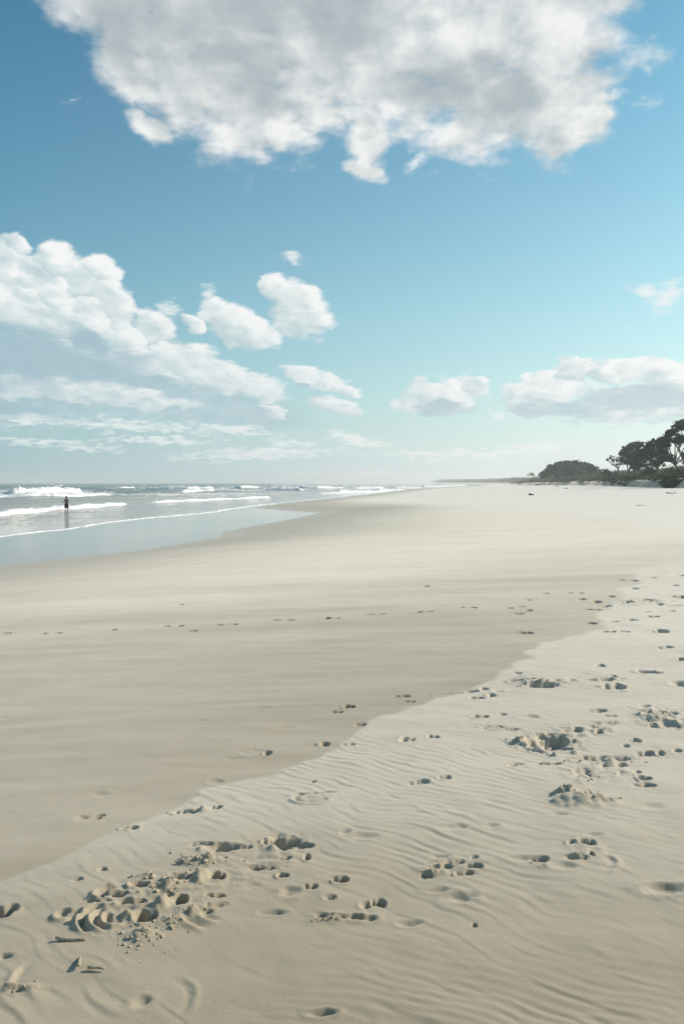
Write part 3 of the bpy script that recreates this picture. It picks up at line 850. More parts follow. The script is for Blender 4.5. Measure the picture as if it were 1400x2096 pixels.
def foam_material():
    m, g, b = mat('sea_foam', (0.86, 0.88, 0.87), 0.75, 0.2)
    P = objco(g)
    n1 = noise(g, P, 1.6, 5, 0.65)
    c = mixc(g, n1.step(0.34, 0.55), (0.62, 0.68, 0.67), (0.90, 0.91, 0.90))
    g.links.new(c, b.inputs['Base Color'])
    bump(g, b, noise(g, P, 3.5, 5, 0.65), 0.6, 0.15)
    b.inputs['Subsurface Weight'].default_value = 0.0
    return m


FOAM = foam_material()


def breaker(i, A, B, h, w):
    ax, ay = A; bx, by = B
    L = math.hypot(bx - ax, by - ay)
    ex, ey = (bx - ax) / L, (by - ay) / L
    n1 = int(min(260, max(40, L / .35))); n2 = 22
    s = np.linspace(0, 1, n1)[None, :].repeat(n2, 0)
    t = np.linspace(-1, 1, n2)[:, None].repeat(n1, 1)
    endt = sst(0, .07, s) * sst(0, .06, 1 - s)
    vary = np.clip(.72 + .8 * pn(s * L / 9 + i * 7, s * 0 + i, 301) + .35 * pn(s * L / 2.5, s * 0 + i * 3, 303), .42, 1.25)
    ww = w * (.35 + .65 * endt) * (.8 + .5 * pn(s * L / 6, s * 0 + 9 + i, 305))
    # steep towards the beach (t=-1), long back (t=+1)
    prof = np.where(t < -.35, np.sqrt(np.clip(1 - ((t + .35) / .65) ** 2, 0, 1)), np.clip(1 - ((t + .35) / 1.35), 0, 1) ** 1.15)
    off = t * ww * .5 + w * .12
    x = ax + ex * s * L + (-ey) * off
    y = ay + ey * s * L + ex * off
    lump = 1 + .42 * fbm(x * 1.3, y * 1.1, 4, 307, .6) + .15 * pn(x * 4, y * 4, 309)
    z = h * prof * endt ** .7 * vary * lump - .10 * (1 - endt * prof) - 0.02
    z0 = swell(x.ravel(), y.ravel()).reshape(x.shape)
    z = z * .85 + z0
    x += .12 * h * fbm(x * 1.9, y * 1.9, 2, 311); y += .12 * h * fbm(x * 1.7, y * 1.9, 2, 313)
    idx = np.arange(n1 * n2).reshape(n2, n1)
    q = np.stack([idx[:-1, :-1], idx[:-1, 1:], idx[1:, 1:], idx[1:, :-1]], -1).reshape(-1, 4)
    me = np_mesh('breaking_wave', np.stack([x.ravel(), y.ravel(), z.ravel()], 1), q, True)
    return link('breaking_wave', me, FOAM, sea)


for i, (a, b_, h, w) in enumerate(BR_W):
    breaker(i, a, b_, h, w)


def foam_edge():
    """thin lip of foam where the last wash runs out over the wet sand"""
    pts = [(-60, 1106), (0, 1099), (60, 1091), (120, 1085), (170, 1078.5), (215, 1070), (260, 1065), (310, 1059.5), (360, 1056), (400, 1052), (440, 1048), (465, 1042.5), (500, 1038), (530, 1034.5), (560, 1031.5)]
    g_ = [water(*p) for p in pts]
    xs_ = np.array([p[0] for p in g_]); ys_ = np.array([p[1] for p in g_])
    n = 900
    tt = np.linspace(0, len(pts) - 1, n)
    cx = np.interp(tt, np.arange(len(pts)), xs_); cy = np.interp(tt, np.arange(len(pts)), ys_)
    cx += .35 * fbm(cy * .35, cy * 0, 3, 401) * (1 + (cy - 45) / 60)
    dxx, dyy = np.gradient(cx), np.gradient(cy); l = np.hypot(dxx, dyy); nx, ny = -dyy / l, dxx / l
    m_ = 7
    v = []
    for k_ in range(m_):
        a = -1 + 2 * k_ / (m_ - 1)
        wd = (.07 + .14 * np.clip(pn(cy * .6, cy * 0 + 3, 403) + .35, 0, 1)) * (1 + (cy - 45) / 160)
        hh = (.022 + .035 * np.clip(pn(cy * .9, cy * 0 + 5, 405) + .4, 0, 1)) * (1 + (cy - 45) / 90)
        jit = .09 * pn(cy * 3 + k_ * 9, cy * 0 + k_, 407)
        v.append(np.stack([cx + nx * (a * wd + jit), cy + ny * (a * wd + jit), hh * (1 - a * a) - .01 * 0 + .004], 1))
    v = np.concatenate(v)
    idx = np.arange(n * m_).reshape(m_, n)
    q = np.stack([idx[:-1, :-1], idx[:-1, 1:], idx[1:, 1:], idx[1:, :-1]], -1).reshape(-1, 4)
    return link('foam_edge', np_mesh('foam_edge', v, q, True), FOAM, sea)


foam_edge()


# ------------------------------------------------------------------ vegetation
def leaf_material(name, c1, c2):
    m, g, b = mat(name, c1, 0.7, 0.25)
    a = attr(g, 'tone')
    g.links.new(mixc(g, a, c1, c2), b.inputs['Base Color'])
    return m


LEAF_OAK = leaf_material('casuarina_foliage', (0.020, 0.042, 0.030), (0.055, 0.100, 0.062))
LEAF_DARK = leaf_material('coastal_foliage', (0.022, 0.042, 0.026), (0.055, 0.095, 0.050))
LEAF_SCRUB = leaf_material('dune_scrub_foliage', (0.034, 0.048, 0.026), (0.110, 0.135, 0.065))
LEAF_BROWN = leaf_material('dry_scrub_foliage', (0.040, 0.034, 0.026), (0.10, 0.085, 0.06))
LEAF_FAR = leaf_material('far_foliage', (0.035, 0.048, 0.032), (0.075, 0.090, 0.055))
BARK, _g, _b = mat('bark', (0.13, 0.11, 0.09), 0.9, 0.2)
_n = noise(_g, objco(_g), 4, 4)
_g.links.new(mixc(_g, _n, (0.09, 0.075, 0.06), (0.22, 0.20, 0.17)), _b.inputs['Base Color'])


def leaves(centres, radii, size, rng, tones=None, flat=1.0):
    """quads facing every way: centres (n,3), radii spread"""
    n = len(centres)
    d = rng.normal(size=(n, 3)); d /= np.linalg.norm(d, axis=1)[:, None]
    e = np.cross(d, rng.normal(size=(n, 3))); e /= np.linalg.norm(e, axis=1)[:, None]
    f_ = np.cross(d, e)
    s1 = (size * (.6 + .8 * rng.rand(n)))[:, None]; s2 = s1 * (.4 + .4 * rng.rand(n))[:, None]
    e = e * s1; f_ = f_ * s2 * flat
    v = np.stack([centres - e, centres - f_ * .9 + e * .1, centres + e, centres + f_], 1).reshape(-1, 3)
    q = np.arange(n * 4).reshape(n, 4)
    t = np.repeat(tones if tones is not None else rng.rand(n), 4)
    return v, q, t


def tube(bm, pts, radii, seg=6):
    rings = []
    for i, p in enumerate(pts):
        p = Vector(p)
        d = (Vector(pts[min(i + 1, len(pts) - 1)]) - Vector(pts[max(i - 1, 0)])).normalized()
        u = d.cross(Vector((0.3, 1, 0.1))).normalized(); w = d.cross(u)
        rings.append([bm.verts.new(p + (u * math.cos(2 * math.pi * k_ / seg) + w * math.sin(2 * math.pi * k_ / seg)) * radii[i]) for k_ in range(seg)])
    for a, b_ in zip(rings[:-1], rings[1:]):
        for k_ in range(seg):
            bm.faces.new((a[k_], a[(k_ + 1) % seg], b_[(k_ + 1) % seg], b_[k_]))
    bm.faces.new(rings[0][::-1]); bm.faces.new(rings[-1])


def at(px, py, d):
    """the point at distance d (along +Y) on the line of sight"""
    r = ray(px, py); t = d / r.y
    return Vector((r.x * t, d, CAMZ + r.z * t))


def tree(name, d, base_px, clumps, material, label, cat='tree', group=None, leaf=.20, dens=1.0, trunks=1, seed=1, wisp=.5, lean=0.0):
    rng = np.random.RandomState(seed); rr = random.Random(seed)
    b0 = at(base_px[0], base_px[1], d)
    gz = float(base_z(b0.x, b0.y))
    root = empty(name, (b0.x, b0.y, gz - .1)); tag(root, label, cat, group)
    bm = bmesh.new()
    V, Q, T = [], [], []
    nv = 0
    fork = Vector((0, 0, 0))
    cl = []
    for (px, py, rx, rz) in clumps:
        p = at(px, py, d + rr.uniform(-1, 1) * rx * d / F * .9)
        cl.append((p - root.location, rx * d / F, rz * d / F))
    zmin = min(c_[0].z - c_[2] for c_ in cl)
    cxm = sum(c_[0].x for c_ in cl) / len(cl)
    for k_ in range(trunks):
        f_ = (k_ + .5) / trunks
        bx = rr.uniform(-.4, .4) * trunks
        H = max(zmin, 1.0) * .8
        top = Vector((bx + (cxm - bx) * .35 + (f_ - .5) * 3 + lean * .4, rr.uniform(-.6, .6), H))
        rad = .15 + .010 * max(c_[0].z for c_ in cl)
        tube(bm, [(bx, 0, -.3), (bx + (top.x - bx) * .4 + rr.uniform(-.15, .15), top.y * .4, H * .5), tuple(top)], [rad * 1.3, rad, rad * .8])
        mine = [c_ for j, c_ in enumerate(cl) if j % trunks == k_]
        for (p, rx, rz) in mine:
            mid = top.lerp(p, .5) + Vector((rr.uniform(-.5, .5), rr.uniform(-.4, .4), rr.uniform(-.1, .6) * rz))
            tube(bm, [tuple(top), tuple(mid), tuple(p)], [rad * .62, rad * .40, rad * .14], 5)
            for _ in range(4):
                e = p + Vector((rr.uniform(-1, 1) * rx, rr.uniform(-1, 1) * rx, rr.uniform(-.5, 1) * rz)) * .8
                m2 = mid.lerp(e, .5) + Vector((0, 0, rr.uniform(-.2, .3)))
                tube(bm, [tuple(mid), tuple(m2), tuple(e)], [rad * .24, rad * .15, rad * .05], 4)
    me = bpy.data.meshes.new('trunk'); bm.to_mesh(me); bm.free()
    for p_ in me.polygons: p_.use_smooth = True
    link('trunk', me, BARK, root)
    for (p, rx, rz) in cl:
        vol = rx * rx * rz
        ns = max(5, int(11 * dens * (vol ** .5) * 1.2))
        for _ in range(ns):
            u = rng.normal(size=3); u /= np.linalg.norm(u); u *= rng.rand() ** .38 * (1.3 if rng.rand() < .14 else 1)
            c_ = np.array(p) + u * np.array([rx, rx * 1.0, rz])
            sr = min(rx, rz) * (.14 + .24 * rng.rand())
            n = int(34 * dens + 10)
            q_ = rng.normal(size=(n, 3)) * sr * np.array([1.15, 1.15, .62])
            if wisp: q_[:, 2] += np.abs(rng.normal(size=n)) * sr * wisp * rng.choice([-1, 1], n) * .5
            tn = np.clip(.45 + .45 * rng.randn() * .6 + .25 * rng.randn(n) * .5, 0, 1)
            v, q2, t = leaves(c_ + q_, None, np.full(n, leaf), rng, tn)
            V.append(v); Q.append(q2 + nv); T.append(t); nv += len(v)
    me = np_mesh('crown', np.concatenate(V), np.concatenate(Q), False, {'tone': np.concatenate(T)})
    link('crown', me, material, root)
    return root


# the tall she-oak that runs out of the frame, and its neighbours
tree('sheoak_tree', 182, (1398, 972), [(1362, 900, 11, 8), (1372, 888, 13, 8), (1386, 876, 15, 9), (1402, 868, 18, 9), (1425, 872, 20, 12), (1378, 903, 14, 7), (1398, 896, 16, 6), (1440, 890, 22, 14), (1362, 912, 10, 6),
      (1420, 905, 18, 9), (1455, 905, 18, 12), (1358, 925, 10, 6), (1405, 930, 10, 5), (1436, 925, 16, 8), (1368, 940, 10, 6)], LEAF_OAK,
     'tallest dark she-oak at the right edge, its crown rising out above all the other trees', 'tree', leaf=.21, dens=1.15, trunks=2, seed=3, lean=-1.5)
tree('sheoak_tree', 212, (1348, 968), [(1318, 922, 11, 8), (1330, 912, 10, 7), (1340, 905, 10, 7), (1350, 915, 12, 9), (1325, 936, 13, 8), (1340, 930, 13, 9), (1358, 935, 11, 9), (1345, 948, 18, 7), (1335, 912, 8, 8), (1352, 903, 8, 8)], LEAF_OAK,
     'middle she-oak with a dense lumpy crown, just left of the tallest tree', 'tree', leaf=.21, dens=1.15, trunks=2, seed=5)
tree('sheoak_tree', 250, (1292, 968), [(1283, 918, 9, 7), (1296, 914, 11, 7), (1306, 911, 9, 7), (1287, 932, 13, 9), (1303, 927, 14, 10), (1276, 926, 9, 7), (1296, 944, 17, 9), (1314, 940, 12, 10), (1280, 944, 12, 6), (1308, 955, 18, 7), (1320, 926, 8, 8)], LEAF_OAK,
     'broad she-oak with a see-through crown, between the windswept sapling and the middle tree', 'tree', leaf=.24, dens=.95, trunks=2, seed=7)
tree('sheoak_tree', 272, (1268, 966), [(1247, 936, 7, 4), (1243, 941, 5, 3), (1254, 942, 5, 3.5), (1262, 940, 6, 5), (1268, 930, 6, 5), (1268, 948, 8, 4), (1259, 951, 6, 3), (1272, 938, 6, 5)], LEAF_OAK,
     'small windswept she-oak, the leftmost of the tall group, with sparse twigs against the sky', 'tree', leaf=.20, dens=.5, trunks=1, seed=9)
tree('sheoak_tree', 165, (1475, 975), [(1460, 880, 22, 14), (1490, 870, 25, 14), (1515, 885, 22, 14), (1475, 905, 22, 12), (1505, 910, 25, 12)], LEAF_OAK,
     'she-oak beyond the right edge of the view beside the tallest tree', 'tree', leaf=.22, dens=.7, trunks=2, seed=13)
# the rounded grove
for k_, (bp, cls, lab) in enumerate([
    ((1136, 976), [(1114, 972, 10, 6), (1123, 965, 10, 7), (1132, 958, 11, 8), (1140, 967, 15, 9), (1144, 953, 10, 6)], 'left tree of the rounded grove, its crown sloping down to the far beach'),
    ((1165, 976), [(1152, 950, 11, 6), (1163, 949, 12, 6), (1176, 950, 12, 6), (1160, 962, 20, 10), (1178, 963, 18, 10)], 'middle tree of the rounded grove, with the highest flat-topped crown'),
    ((1200, 976), [(1190, 953, 12, 6), (1203, 956, 11, 6), (1213, 961, 9, 6), (1198, 966, 18, 9), (1220, 967, 9, 6)], 'right tree of the rounded grove, ending at the gap before the she-oaks')]):
    tree('banksia_tree', 455 + 8 * k_, bp, cls, LEAF_DARK, lab, 'tree', leaf=.42, dens=.95, trunks=2, seed=20 + k_, wisp=.2)
tree('banksia_tree', 760, (1087, 980), [(1083, 972, 4, 1.6), (1090, 971, 4, 1.8), (1087, 969, 4, 1.5), (1093, 974, 3, 1.5)], LEAF_DARK,
     'tiny lone tree poking up above the far scrub, left of the rounded grove', 'tree', leaf=.4, dens=.4, trunks=1, seed=31)


def bush(px, py, d, rx, rz, material, label, seed, leaf=.16, n=2600, group=None):
    rng = np.random.RandomState(seed)
    p = at(px, py, d)
    gz = float(base_z(p.x, p.y))
    rxm, rzm = rx * d / F, rz * d / F
    root = empty('dune_bush', (p.x, p.y, gz)); tag(root, label, 'bush', group)
    zc = p.z - gz
    C, T = [], []
    for _ in range(int(n / 60)):
        u = rng.normal(size=3); u /= np.linalg.norm(u); u *= rng.rand() ** .3; 
        u *= (1.35 if rng.rand() < .2 else 1) * (.8 + .4 * math.sin(u[0] * 5 + seed))
        c_ = np.array([u[0] * rxm, u[1] * rxm * .7, zc * .5 + u[2] * (rzm + zc * .5) * .8])
        q_ = rng.normal(size=(60, 3)) * np.array([.35, .35, .22]) * max(rzm, .5)
        C.append(c_ + q_); T.append(np.clip(.5 + .3 * rng.randn() + .15 * rng.randn(60), 0, 1))
    C = np.concatenate(C); T = np.concatenate(T)
    C[:, 2] = np.maximum(C[:, 2], -.1)
    v, q, t = leaves(C, None, np.full(len(C), leaf), rng, T)
    link('foliage', np_mesh('foliage', v, q, False, {'tone': t}), material, root)
    bm = bmesh.new(); rr = random.Random(seed)
    for _ in range(7):
        e = (rr.uniform(-.6, .6) * rxm, rr.uniform(-.4, .4) * rxm, max(zc + rzm * .4, .5))
        tube(bm, [(e[0] * .2, e[1] * .2, -.2), (e[0] * .5, e[1] * .6, e[2] * .5), e], [.05, .035, .015], 5)
    me = bpy.data.meshes.new('stem'); bm.to_mesh(me); bm.free()
    link('stem', me, BARK, root)
    return root


bush(1383, 982, 147, 30, 9, LEAF_DARK, 'wide dark green bush spilling down the dune face at the right edge', 41, n=6000)
bush(1300, 980, 216, 17, 6, LEAF_BROWN, 'low brown bush on the dune slope left of the wide dark bush', 42, n=3000)
bush(1218, 981, 330, 18, 5, LEAF_BROWN, 'brown bush low on the dune below the gap right of the grove', 43, n=3200)
bush(1262, 977, 262, 16, 6, LEAF_DARK, 'dark bush on the dune directly below the small windswept she-oak', 44, n=3000)
bush(1150, 983, 430, 14, 4, LEAF_DARK, 'dark bush at the dune foot below the rounded grove', 45, n=2400, leaf=.24)
bush(1330, 962, 214, 20, 8, LEAF_DARK, 'dense dark bush behind the dune crest under the middle she-oak', 46, n=4200)
bush(1390, 962, 172, 26, 6, LEAF_SCRUB, 'brighter green bush on the dune crest below the tallest she-oak', 47, n=4200)
bush(1246, 962, 300, 16, 5, LEAF_DARK, 'rounded dark bush on the crest between the grove and the windswept she-oak', 48, n=3200)


def scrub():
    rng = np.random.RandomState(77)
    C, T, S = [], [], []
    def add(y0, y1, n, u0, u1, hgt, leaf, per):
        y = np.exp(rng.uniform(math.log(y0), math.log(y1), n)); u = u0 + (u1 - u0) * rng.rand(n) ** 1.4
        x = xdune(y) + u
        tone = np.clip(.4 + .9 * fbm(x * .05, y * .04, 3, 501) + .22 * rng.randn(n), 0, 1)
        ok = fbm(x * .09, y * .05, 3, 503) > (-.05 - .03 * (u - u0))
        x, y, tone, u = x[ok], y[ok], tone[ok], u[ok]
        z = base_z(x, y)
        hh = hgt * (.5 + .8 * rng.rand(len(x))) * np.clip(.45 + u / 30, .4, 1.4)
        sc = np.clip(y / 260, .7, 3.2)
        for i in range(len(x)):
            q_ = rng.normal(size=(per, 3)) * np.array([.75, .75, .34]) * hh[i]
            q_[:, 2] = np.abs(q_[:, 2]) + hh[i] * .15
            C.append(np.array([x[i], y[i], z[i]]) + q_)
            T.append(np.clip(tone[i] + .12 * rng.randn(per), 0, 1)); S.append(np.full(per, leaf * sc[i]))
    add(30, 110, 160, 3, 30, .9, .16, 34)
    add(105, 420, 2600, 1.4, 46, 1.6, .19, 46)
    add(165, 330, 420, 8, 40, 2.1, .22, 60)
    add(400, 1300, 1200, 2.5, 50, 2.0, .26, 36)
    C, T, S = np.concatenate(C), np.concatenate(T), np.concatenate(S)
    v, q, t = leaves(C, None, S, rng, T)
    o = link('dune_scrub', np_mesh('dune_scrub', v, q, False, {'tone': t}), LEAF_SCRUB)
    tag(o, 'olive and brown scrub covering the dune behind the beach', 'scrub', kind='stuff')


scrub()


def forest():
    """the wooded shore running out to the far headland"""
    rng = np.random.RandomState(88)
    C, T, S = [], [], []
    prof = np.array([(500, 3), (800, 8.0), (1184, 10.5), (1500, 11.5), (2500, 12), (3500, 14), (5200, 17), (6500, 14)], float)
    n = 5200
    y = np.exp(rng.uniform(math.log(560), math.log(6200), n))
    u = rng.uniform(6, 60, n) * (1 + y / 3000)
    x = xdune(y) + u
    H = np.interp(y, prof[:, 0], prof[:, 1]) * np.clip(.80 + .45 * fbm(x * .006, y * .0035, 3, 601) + .12 * rng.randn(n), .35, 1.3) * np.clip(u / 26, .35, 1)
    tone = np.clip(.45 + .5 * fbm(x * .01, y * .008, 2, 603) + .2 * rng.randn(n), 0, 1)
    z = np.minimum(base_z(x, y), 3.4)
    sc = np.clip(y / 900, .7, 5)
    for i in range(n):
        per = 26
        q_ = rng.normal(size=(per, 3)); q_ /= np.linalg.norm(q_, axis=1)[:, None]
        q_ *= np.array([2.2 * sc[i], 2.2 * sc[i], H[i] * .30]) * (rng.rand(per) ** .4)[:, None]
        q_[:, 2] += H[i] * .68
        q_[: per // 3, 2] -= H[i] * .38
        C.append(np.array([x[i], y[i], z[i] - 2.2]) + q_); T.append(np.clip(tone[i] + .1 * rng.randn(per), 0, 1)); S.append(np.full(per, .55 * sc[i]))
    C, T, S = np.concatenate(C), np.concatenate(T), np.concatenate(S)
    v, q, t = leaves(C, None, S, rng, T)
    o = link('far_forest', np_mesh('far_forest', v, q, False, {'tone': t}), LEAF_FAR)
    tag(o, 'low dark forest fading into haze along the far shore and headland', 'forest', kind='stuff')


forest()

# ------------------------------------------------------------------ driftwood, sticks, clods
WOOD, _g, _b = mat('driftwood', (0.10, 0.085, 0.065), 0.85, 0.2)
_n = noise(_g, objco(_g), 9, 4)
_g.links.new(mixc(_g, _n, (0.055, 0.047, 0.036), (0.19, 0.165, 0.13)), _b.inputs['Base Color'])
STICK, _g, _b = mat('sandy_stick', (0.17, 0.14, 0.09), 0.9, 0.15)
_n = noise(_g, objco(_g), 160, 3)
_g.links.new(mixc(_g, _n.step(.4, .6), (0.28, 0.235, 0.16), (0.48, 0.41, 0.31)), _b.inputs['Base Color'])


def surface_z(x, y):
    """height of the finished sand sheet, footprints and all"""
    a, r_ = math.atan2(x, y), math.hypot(x, y)
    th, r, z = GRID['th'], GRID['r'], GRID['z']
    if not (th[0] < a < th[-1]): return float(base_z(x, y))
    i = int(np.searchsorted(r, r_)) - 1
    f = (a - th[0]) / (th[1] - th[0]); j = int(f); f -= j
    g_ = (r_ - r[i]) / (r[i + 1] - r[i])
    return float((z[i, j] * (1 - f) + z[i, j + 1] * f) * (1 - g_) + (z[i + 1, j] * (1 - f) + z[i + 1, j + 1] * f) * g_)


def lumpy(bm, rng, scale):
    for v in bm.verts:
        v.co += Vector((rng.uniform(-1, 1), rng.uniform(-1, 1), rng.uniform(-1, 1))) * scale


def log_mesh(L, r, seed, bent=.1, stubs=2):
    rr = random.Random(seed); bm = bmesh.new()
    pts, rad = [], []
    for k_ in range(9):
        t = k_ / 8
        pts.append(((t - .5) * L, math.sin(t * 3 + seed) * bent * L, r * .5 + r * .5 * math.sin(t * 2.4 + seed)))
        rad.append(r * (1 - .55 * t) * rr.uniform(.85, 1.15) * (0.6 if k_ in (0, 8) else 1))
    tube(bm, pts, rad, 9)
    for _ in range(stubs):
        k_ = rr.randint(2, 6); p = Vector(pts[k_])
        e = p + Vector((rr.uniform(-.12, .2) * L, rr.uniform(-.12, .12) * L, rr.uniform(.06, .2) * L))
        tube(bm, [tuple(p), tuple(p.lerp(e, .5) + Vector((0, 0, r * .3))), tuple(e)], [rad[k_] * .6, rad[k_] * .45, rad[k_] * .25], 6)
    lumpy(bm, rr, r * .09)
    me = bpy.data.meshes.new('log'); bm.to_mesh(me); bm.free()
    for p_ in me.polygons: p_.use_smooth = True
    return me


def wood(name, px, py, wpx, label, seed, r=.12, rot=0, group=None, lift=0, stubs=2, material=WOOD, bent=.08):
    x, y = ground(px, py)
    L = wpx * y / F
    o = link(name, log_mesh(L, r * L, seed, bent, stubs), material)
    o.location = (x, y, float(base_z(x, y)) + lift); o.rotation_euler = (0, 0, rot)
    tag(o, label, 'driftwood' if material is WOOD else 'stick', group)
    return o


# dark lump of driftwood alone on the pale sand
wood('driftwood_stump', 1087, 1014, 11, 'small dark driftwood stump standing alone on the pale sand, well in front of the dune', 1, r=.20, rot=.2, stubs=1)
wood('driftwood_log', 1375, 1010, 26, 'long thin driftwood log lying on the sand near the right edge, below the wide bush', 2, r=.045, rot=.15, stubs=1)
wood('driftwood_log', 1316, 1034.5, 30, 'thin flat driftwood branch half buried in the pale sand, lower right of the dune', 3, r=.018, rot=.1, stubs=1)
DRIFT = [(1032, 990.2, 7, .4, 'leftmost grey driftwood piece in the scatter at the far dune foot'),
         (1045, 991.0, 8, .2, 'grey driftwood log second from the left in the far scatter below the scrub'),
         (1054, 991.6, 7, 1.0, 'short upended driftwood piece in the middle of the far scatter'),
         (1064, 991.8, 9, .1, 'level driftwood log in the far scatter, just right of the upended piece'),
         (1072, 992.6, 6, .3, 'small driftwood piece at the right end of the close far scatter'),
         (1102, 993.2, 14, .1, 'long grey log at the dune foot below the left end of the rounded grove'),
         (1118, 992.4, 9, .2, 'grey log at the dune foot just right of the long one below the grove'),
         (1078, 996.6, 5, .5, 'tiny dark driftwood piece on open sand between the stump and the far scatter'),
         (1140, 995.5, 10, .1, 'grey driftwood log on the sand below the middle of the rounded grove'),
         (1158, 1000.5, 9, .2, 'driftwood log farthest out on the sand below the rounded grove'),
         (1048, 989.4, 5, 1.2, 'tiny driftwood piece tight against the scrub behind the far scatter')]
for k_, (px, py, w, rot, lab) in enumerate(DRIFT):
    wood('driftwood_log', px, py, w, lab, 60 + k_, r=.10, rot=rot, group='driftwood scattered along the far dune foot', stubs=2)



def stick(px, py, wpx, rot, label, seed, r=.075):
    x, y = ground(px, py)
    L = wpx * y / F / max(math.cos(rot), .4)
    o = link('stick', log_mesh(L, L * r, seed, .04, 0), STICK)
    o.location = (x, y, surface_z(x, y) + 0.004); o.rotation_euler = (0, 0.05, rot)
    tag(o, label, 'stick')
    return o


stick(146, 1941, 64, -.12, 'sand-crusted stick lying level, upper left of the two sticks near the bottom left corner', 4)
stick(198, 2003, 38, -.18, 'short sand-crusted stick below and right of the longer one near the bottom left corner', 6, r=.10)
stick(163, 1990, 18, 1.9, 'little upright twig stub leaning beside the short stick in the bottom left sand', 8, r=.10)


def clods():
    rr = random.Random(9); bm = bmesh.new()
    spots = [(405, 1772, 52, 13, 110, .009), (345, 1828, 34, 12, 60, .010), (290, 1932, 44, 19, 120, .009), (350, 1905, 32, 16, 60, .007), (395, 1885, 26, 14, 40, .006), (295, 1802, 22, 7, 22, .010),
             (1155, 1634, 26, 7, 60, .011), (1062, 1523, 22, 7, 26, .011), (1163, 1518, 10, 8, 14, .012), (540, 1790, 40, 8, 26, .006), (560, 1738, 16, 8, 14, .008), (870, 1800, 26, 6, 26, .007), (1200, 1640, 60, 10, 40, .008),
             (690, 1889, 30, 5, 18, .006), (30, 2040, 46, 12, 30, .007), (1240, 1562, 60, 8, 30, .010), (1195, 1600, 30, 12, 24, .008), (330, 1960, 60, 20, 26, .004), (1100, 1404, 50, 4, 26, .014), (1345, 1480, 40, 8, 26, .012),
             (1000, 1495, 46, 5, 20, .009), (360, 1665, 30, 6, 12, .007), (240, 1702, 40, 5, 12, .006), (905, 1418, 40, 3, 16, .012), (500, 1810, 60, 20, 20, .004)]
    for (px, py, w, h, n, s) in spots:
        x0, y0 = ground(px, py)
        hf = CAMZ - float(base_z(x0, y0))
        for _ in range(int(n * .9)):
            a, b_ = rr.gauss(0, .62), rr.gauss(0, .62)
            x, y = x0 + a * w * y0 / F, y0 - b_ * h * y0 * y0 / (hf * F)
            r = s * (.16 + .80 * rr.random() ** 3)
            ico = bmesh.ops.create_icosphere(bm, subdivisions=2 if r > .004 else 1, radius=r)
            M = Matrix.Translation((x, y, surface_z(x, y) + r * .05))
            sc_ = Vector((rr.uniform(.8, 1.3), rr.uniform(.8, 1.3), rr.uniform(.6, .95)))
            ph = rr.uniform(0, 50)
            for v in ico['verts']:
                d = v.co.normalized()
                k1 = 1 + .34 * math.sin(d.x * 4.1 + ph) * math.cos(d.y * 3.7 + ph * 1.3) + .20 * math.sin(d.z * 7 + d.x * 6 + ph) + rr.uniform(-.12, .12)
                v.co = M @ Vector((v.co.x * sc_.x * k1, v.co.y * sc_.y * k1, v.co.z * sc_.z * k1))
    me = bpy.data.meshes.new('sand_clods'); bm.to_mesh(me); bm.free()
    for p_ in me.polygons: p_.use_smooth = True
    m, g, b = mat('clod_sand', rough=.9, spec=.15)
    n_ = noise(g, objco(g), 60, 4, .6)
    g.links.new(mixc(g, n_, (0.42, 0.35, 0.25), (0.54, 0.47, 0.36)), b.inputs['Base Color'])
    bump(g, b, noise(g, objco(g), 260, 3, .6), .6, .002)
    o = link('sand_clods', me, m)
    tag(o, 'crumbs and clods of dug-up damp sand strewn round the diggings', 'sand clods', kind='stuff')


clods()

# ------------------------------------------------------------------ the person in the shallows
def skin_fig(name, joints, bones, material, parent, levels=2, root=0):
    me = bpy.data.meshes.new(name)
    me.from_pydata([j[:3] for j in joints], bones, [])
    o = link(name, me, material, parent)
    sk = o.modifiers.new('skin', 'SKIN'); sk.use_smooth_shade = True
    for i, j in enumerate(joints):
        s = me.skin_vertices[0].data[i]
        s.radius = (j[3], j[4] if len(j) > 4 else j[3]); s.use_root = (i == root)
    sb = o.modifiers.new('sub', 'SUBSURF'); sb.levels = levels; sb.render_levels = levels
    return o


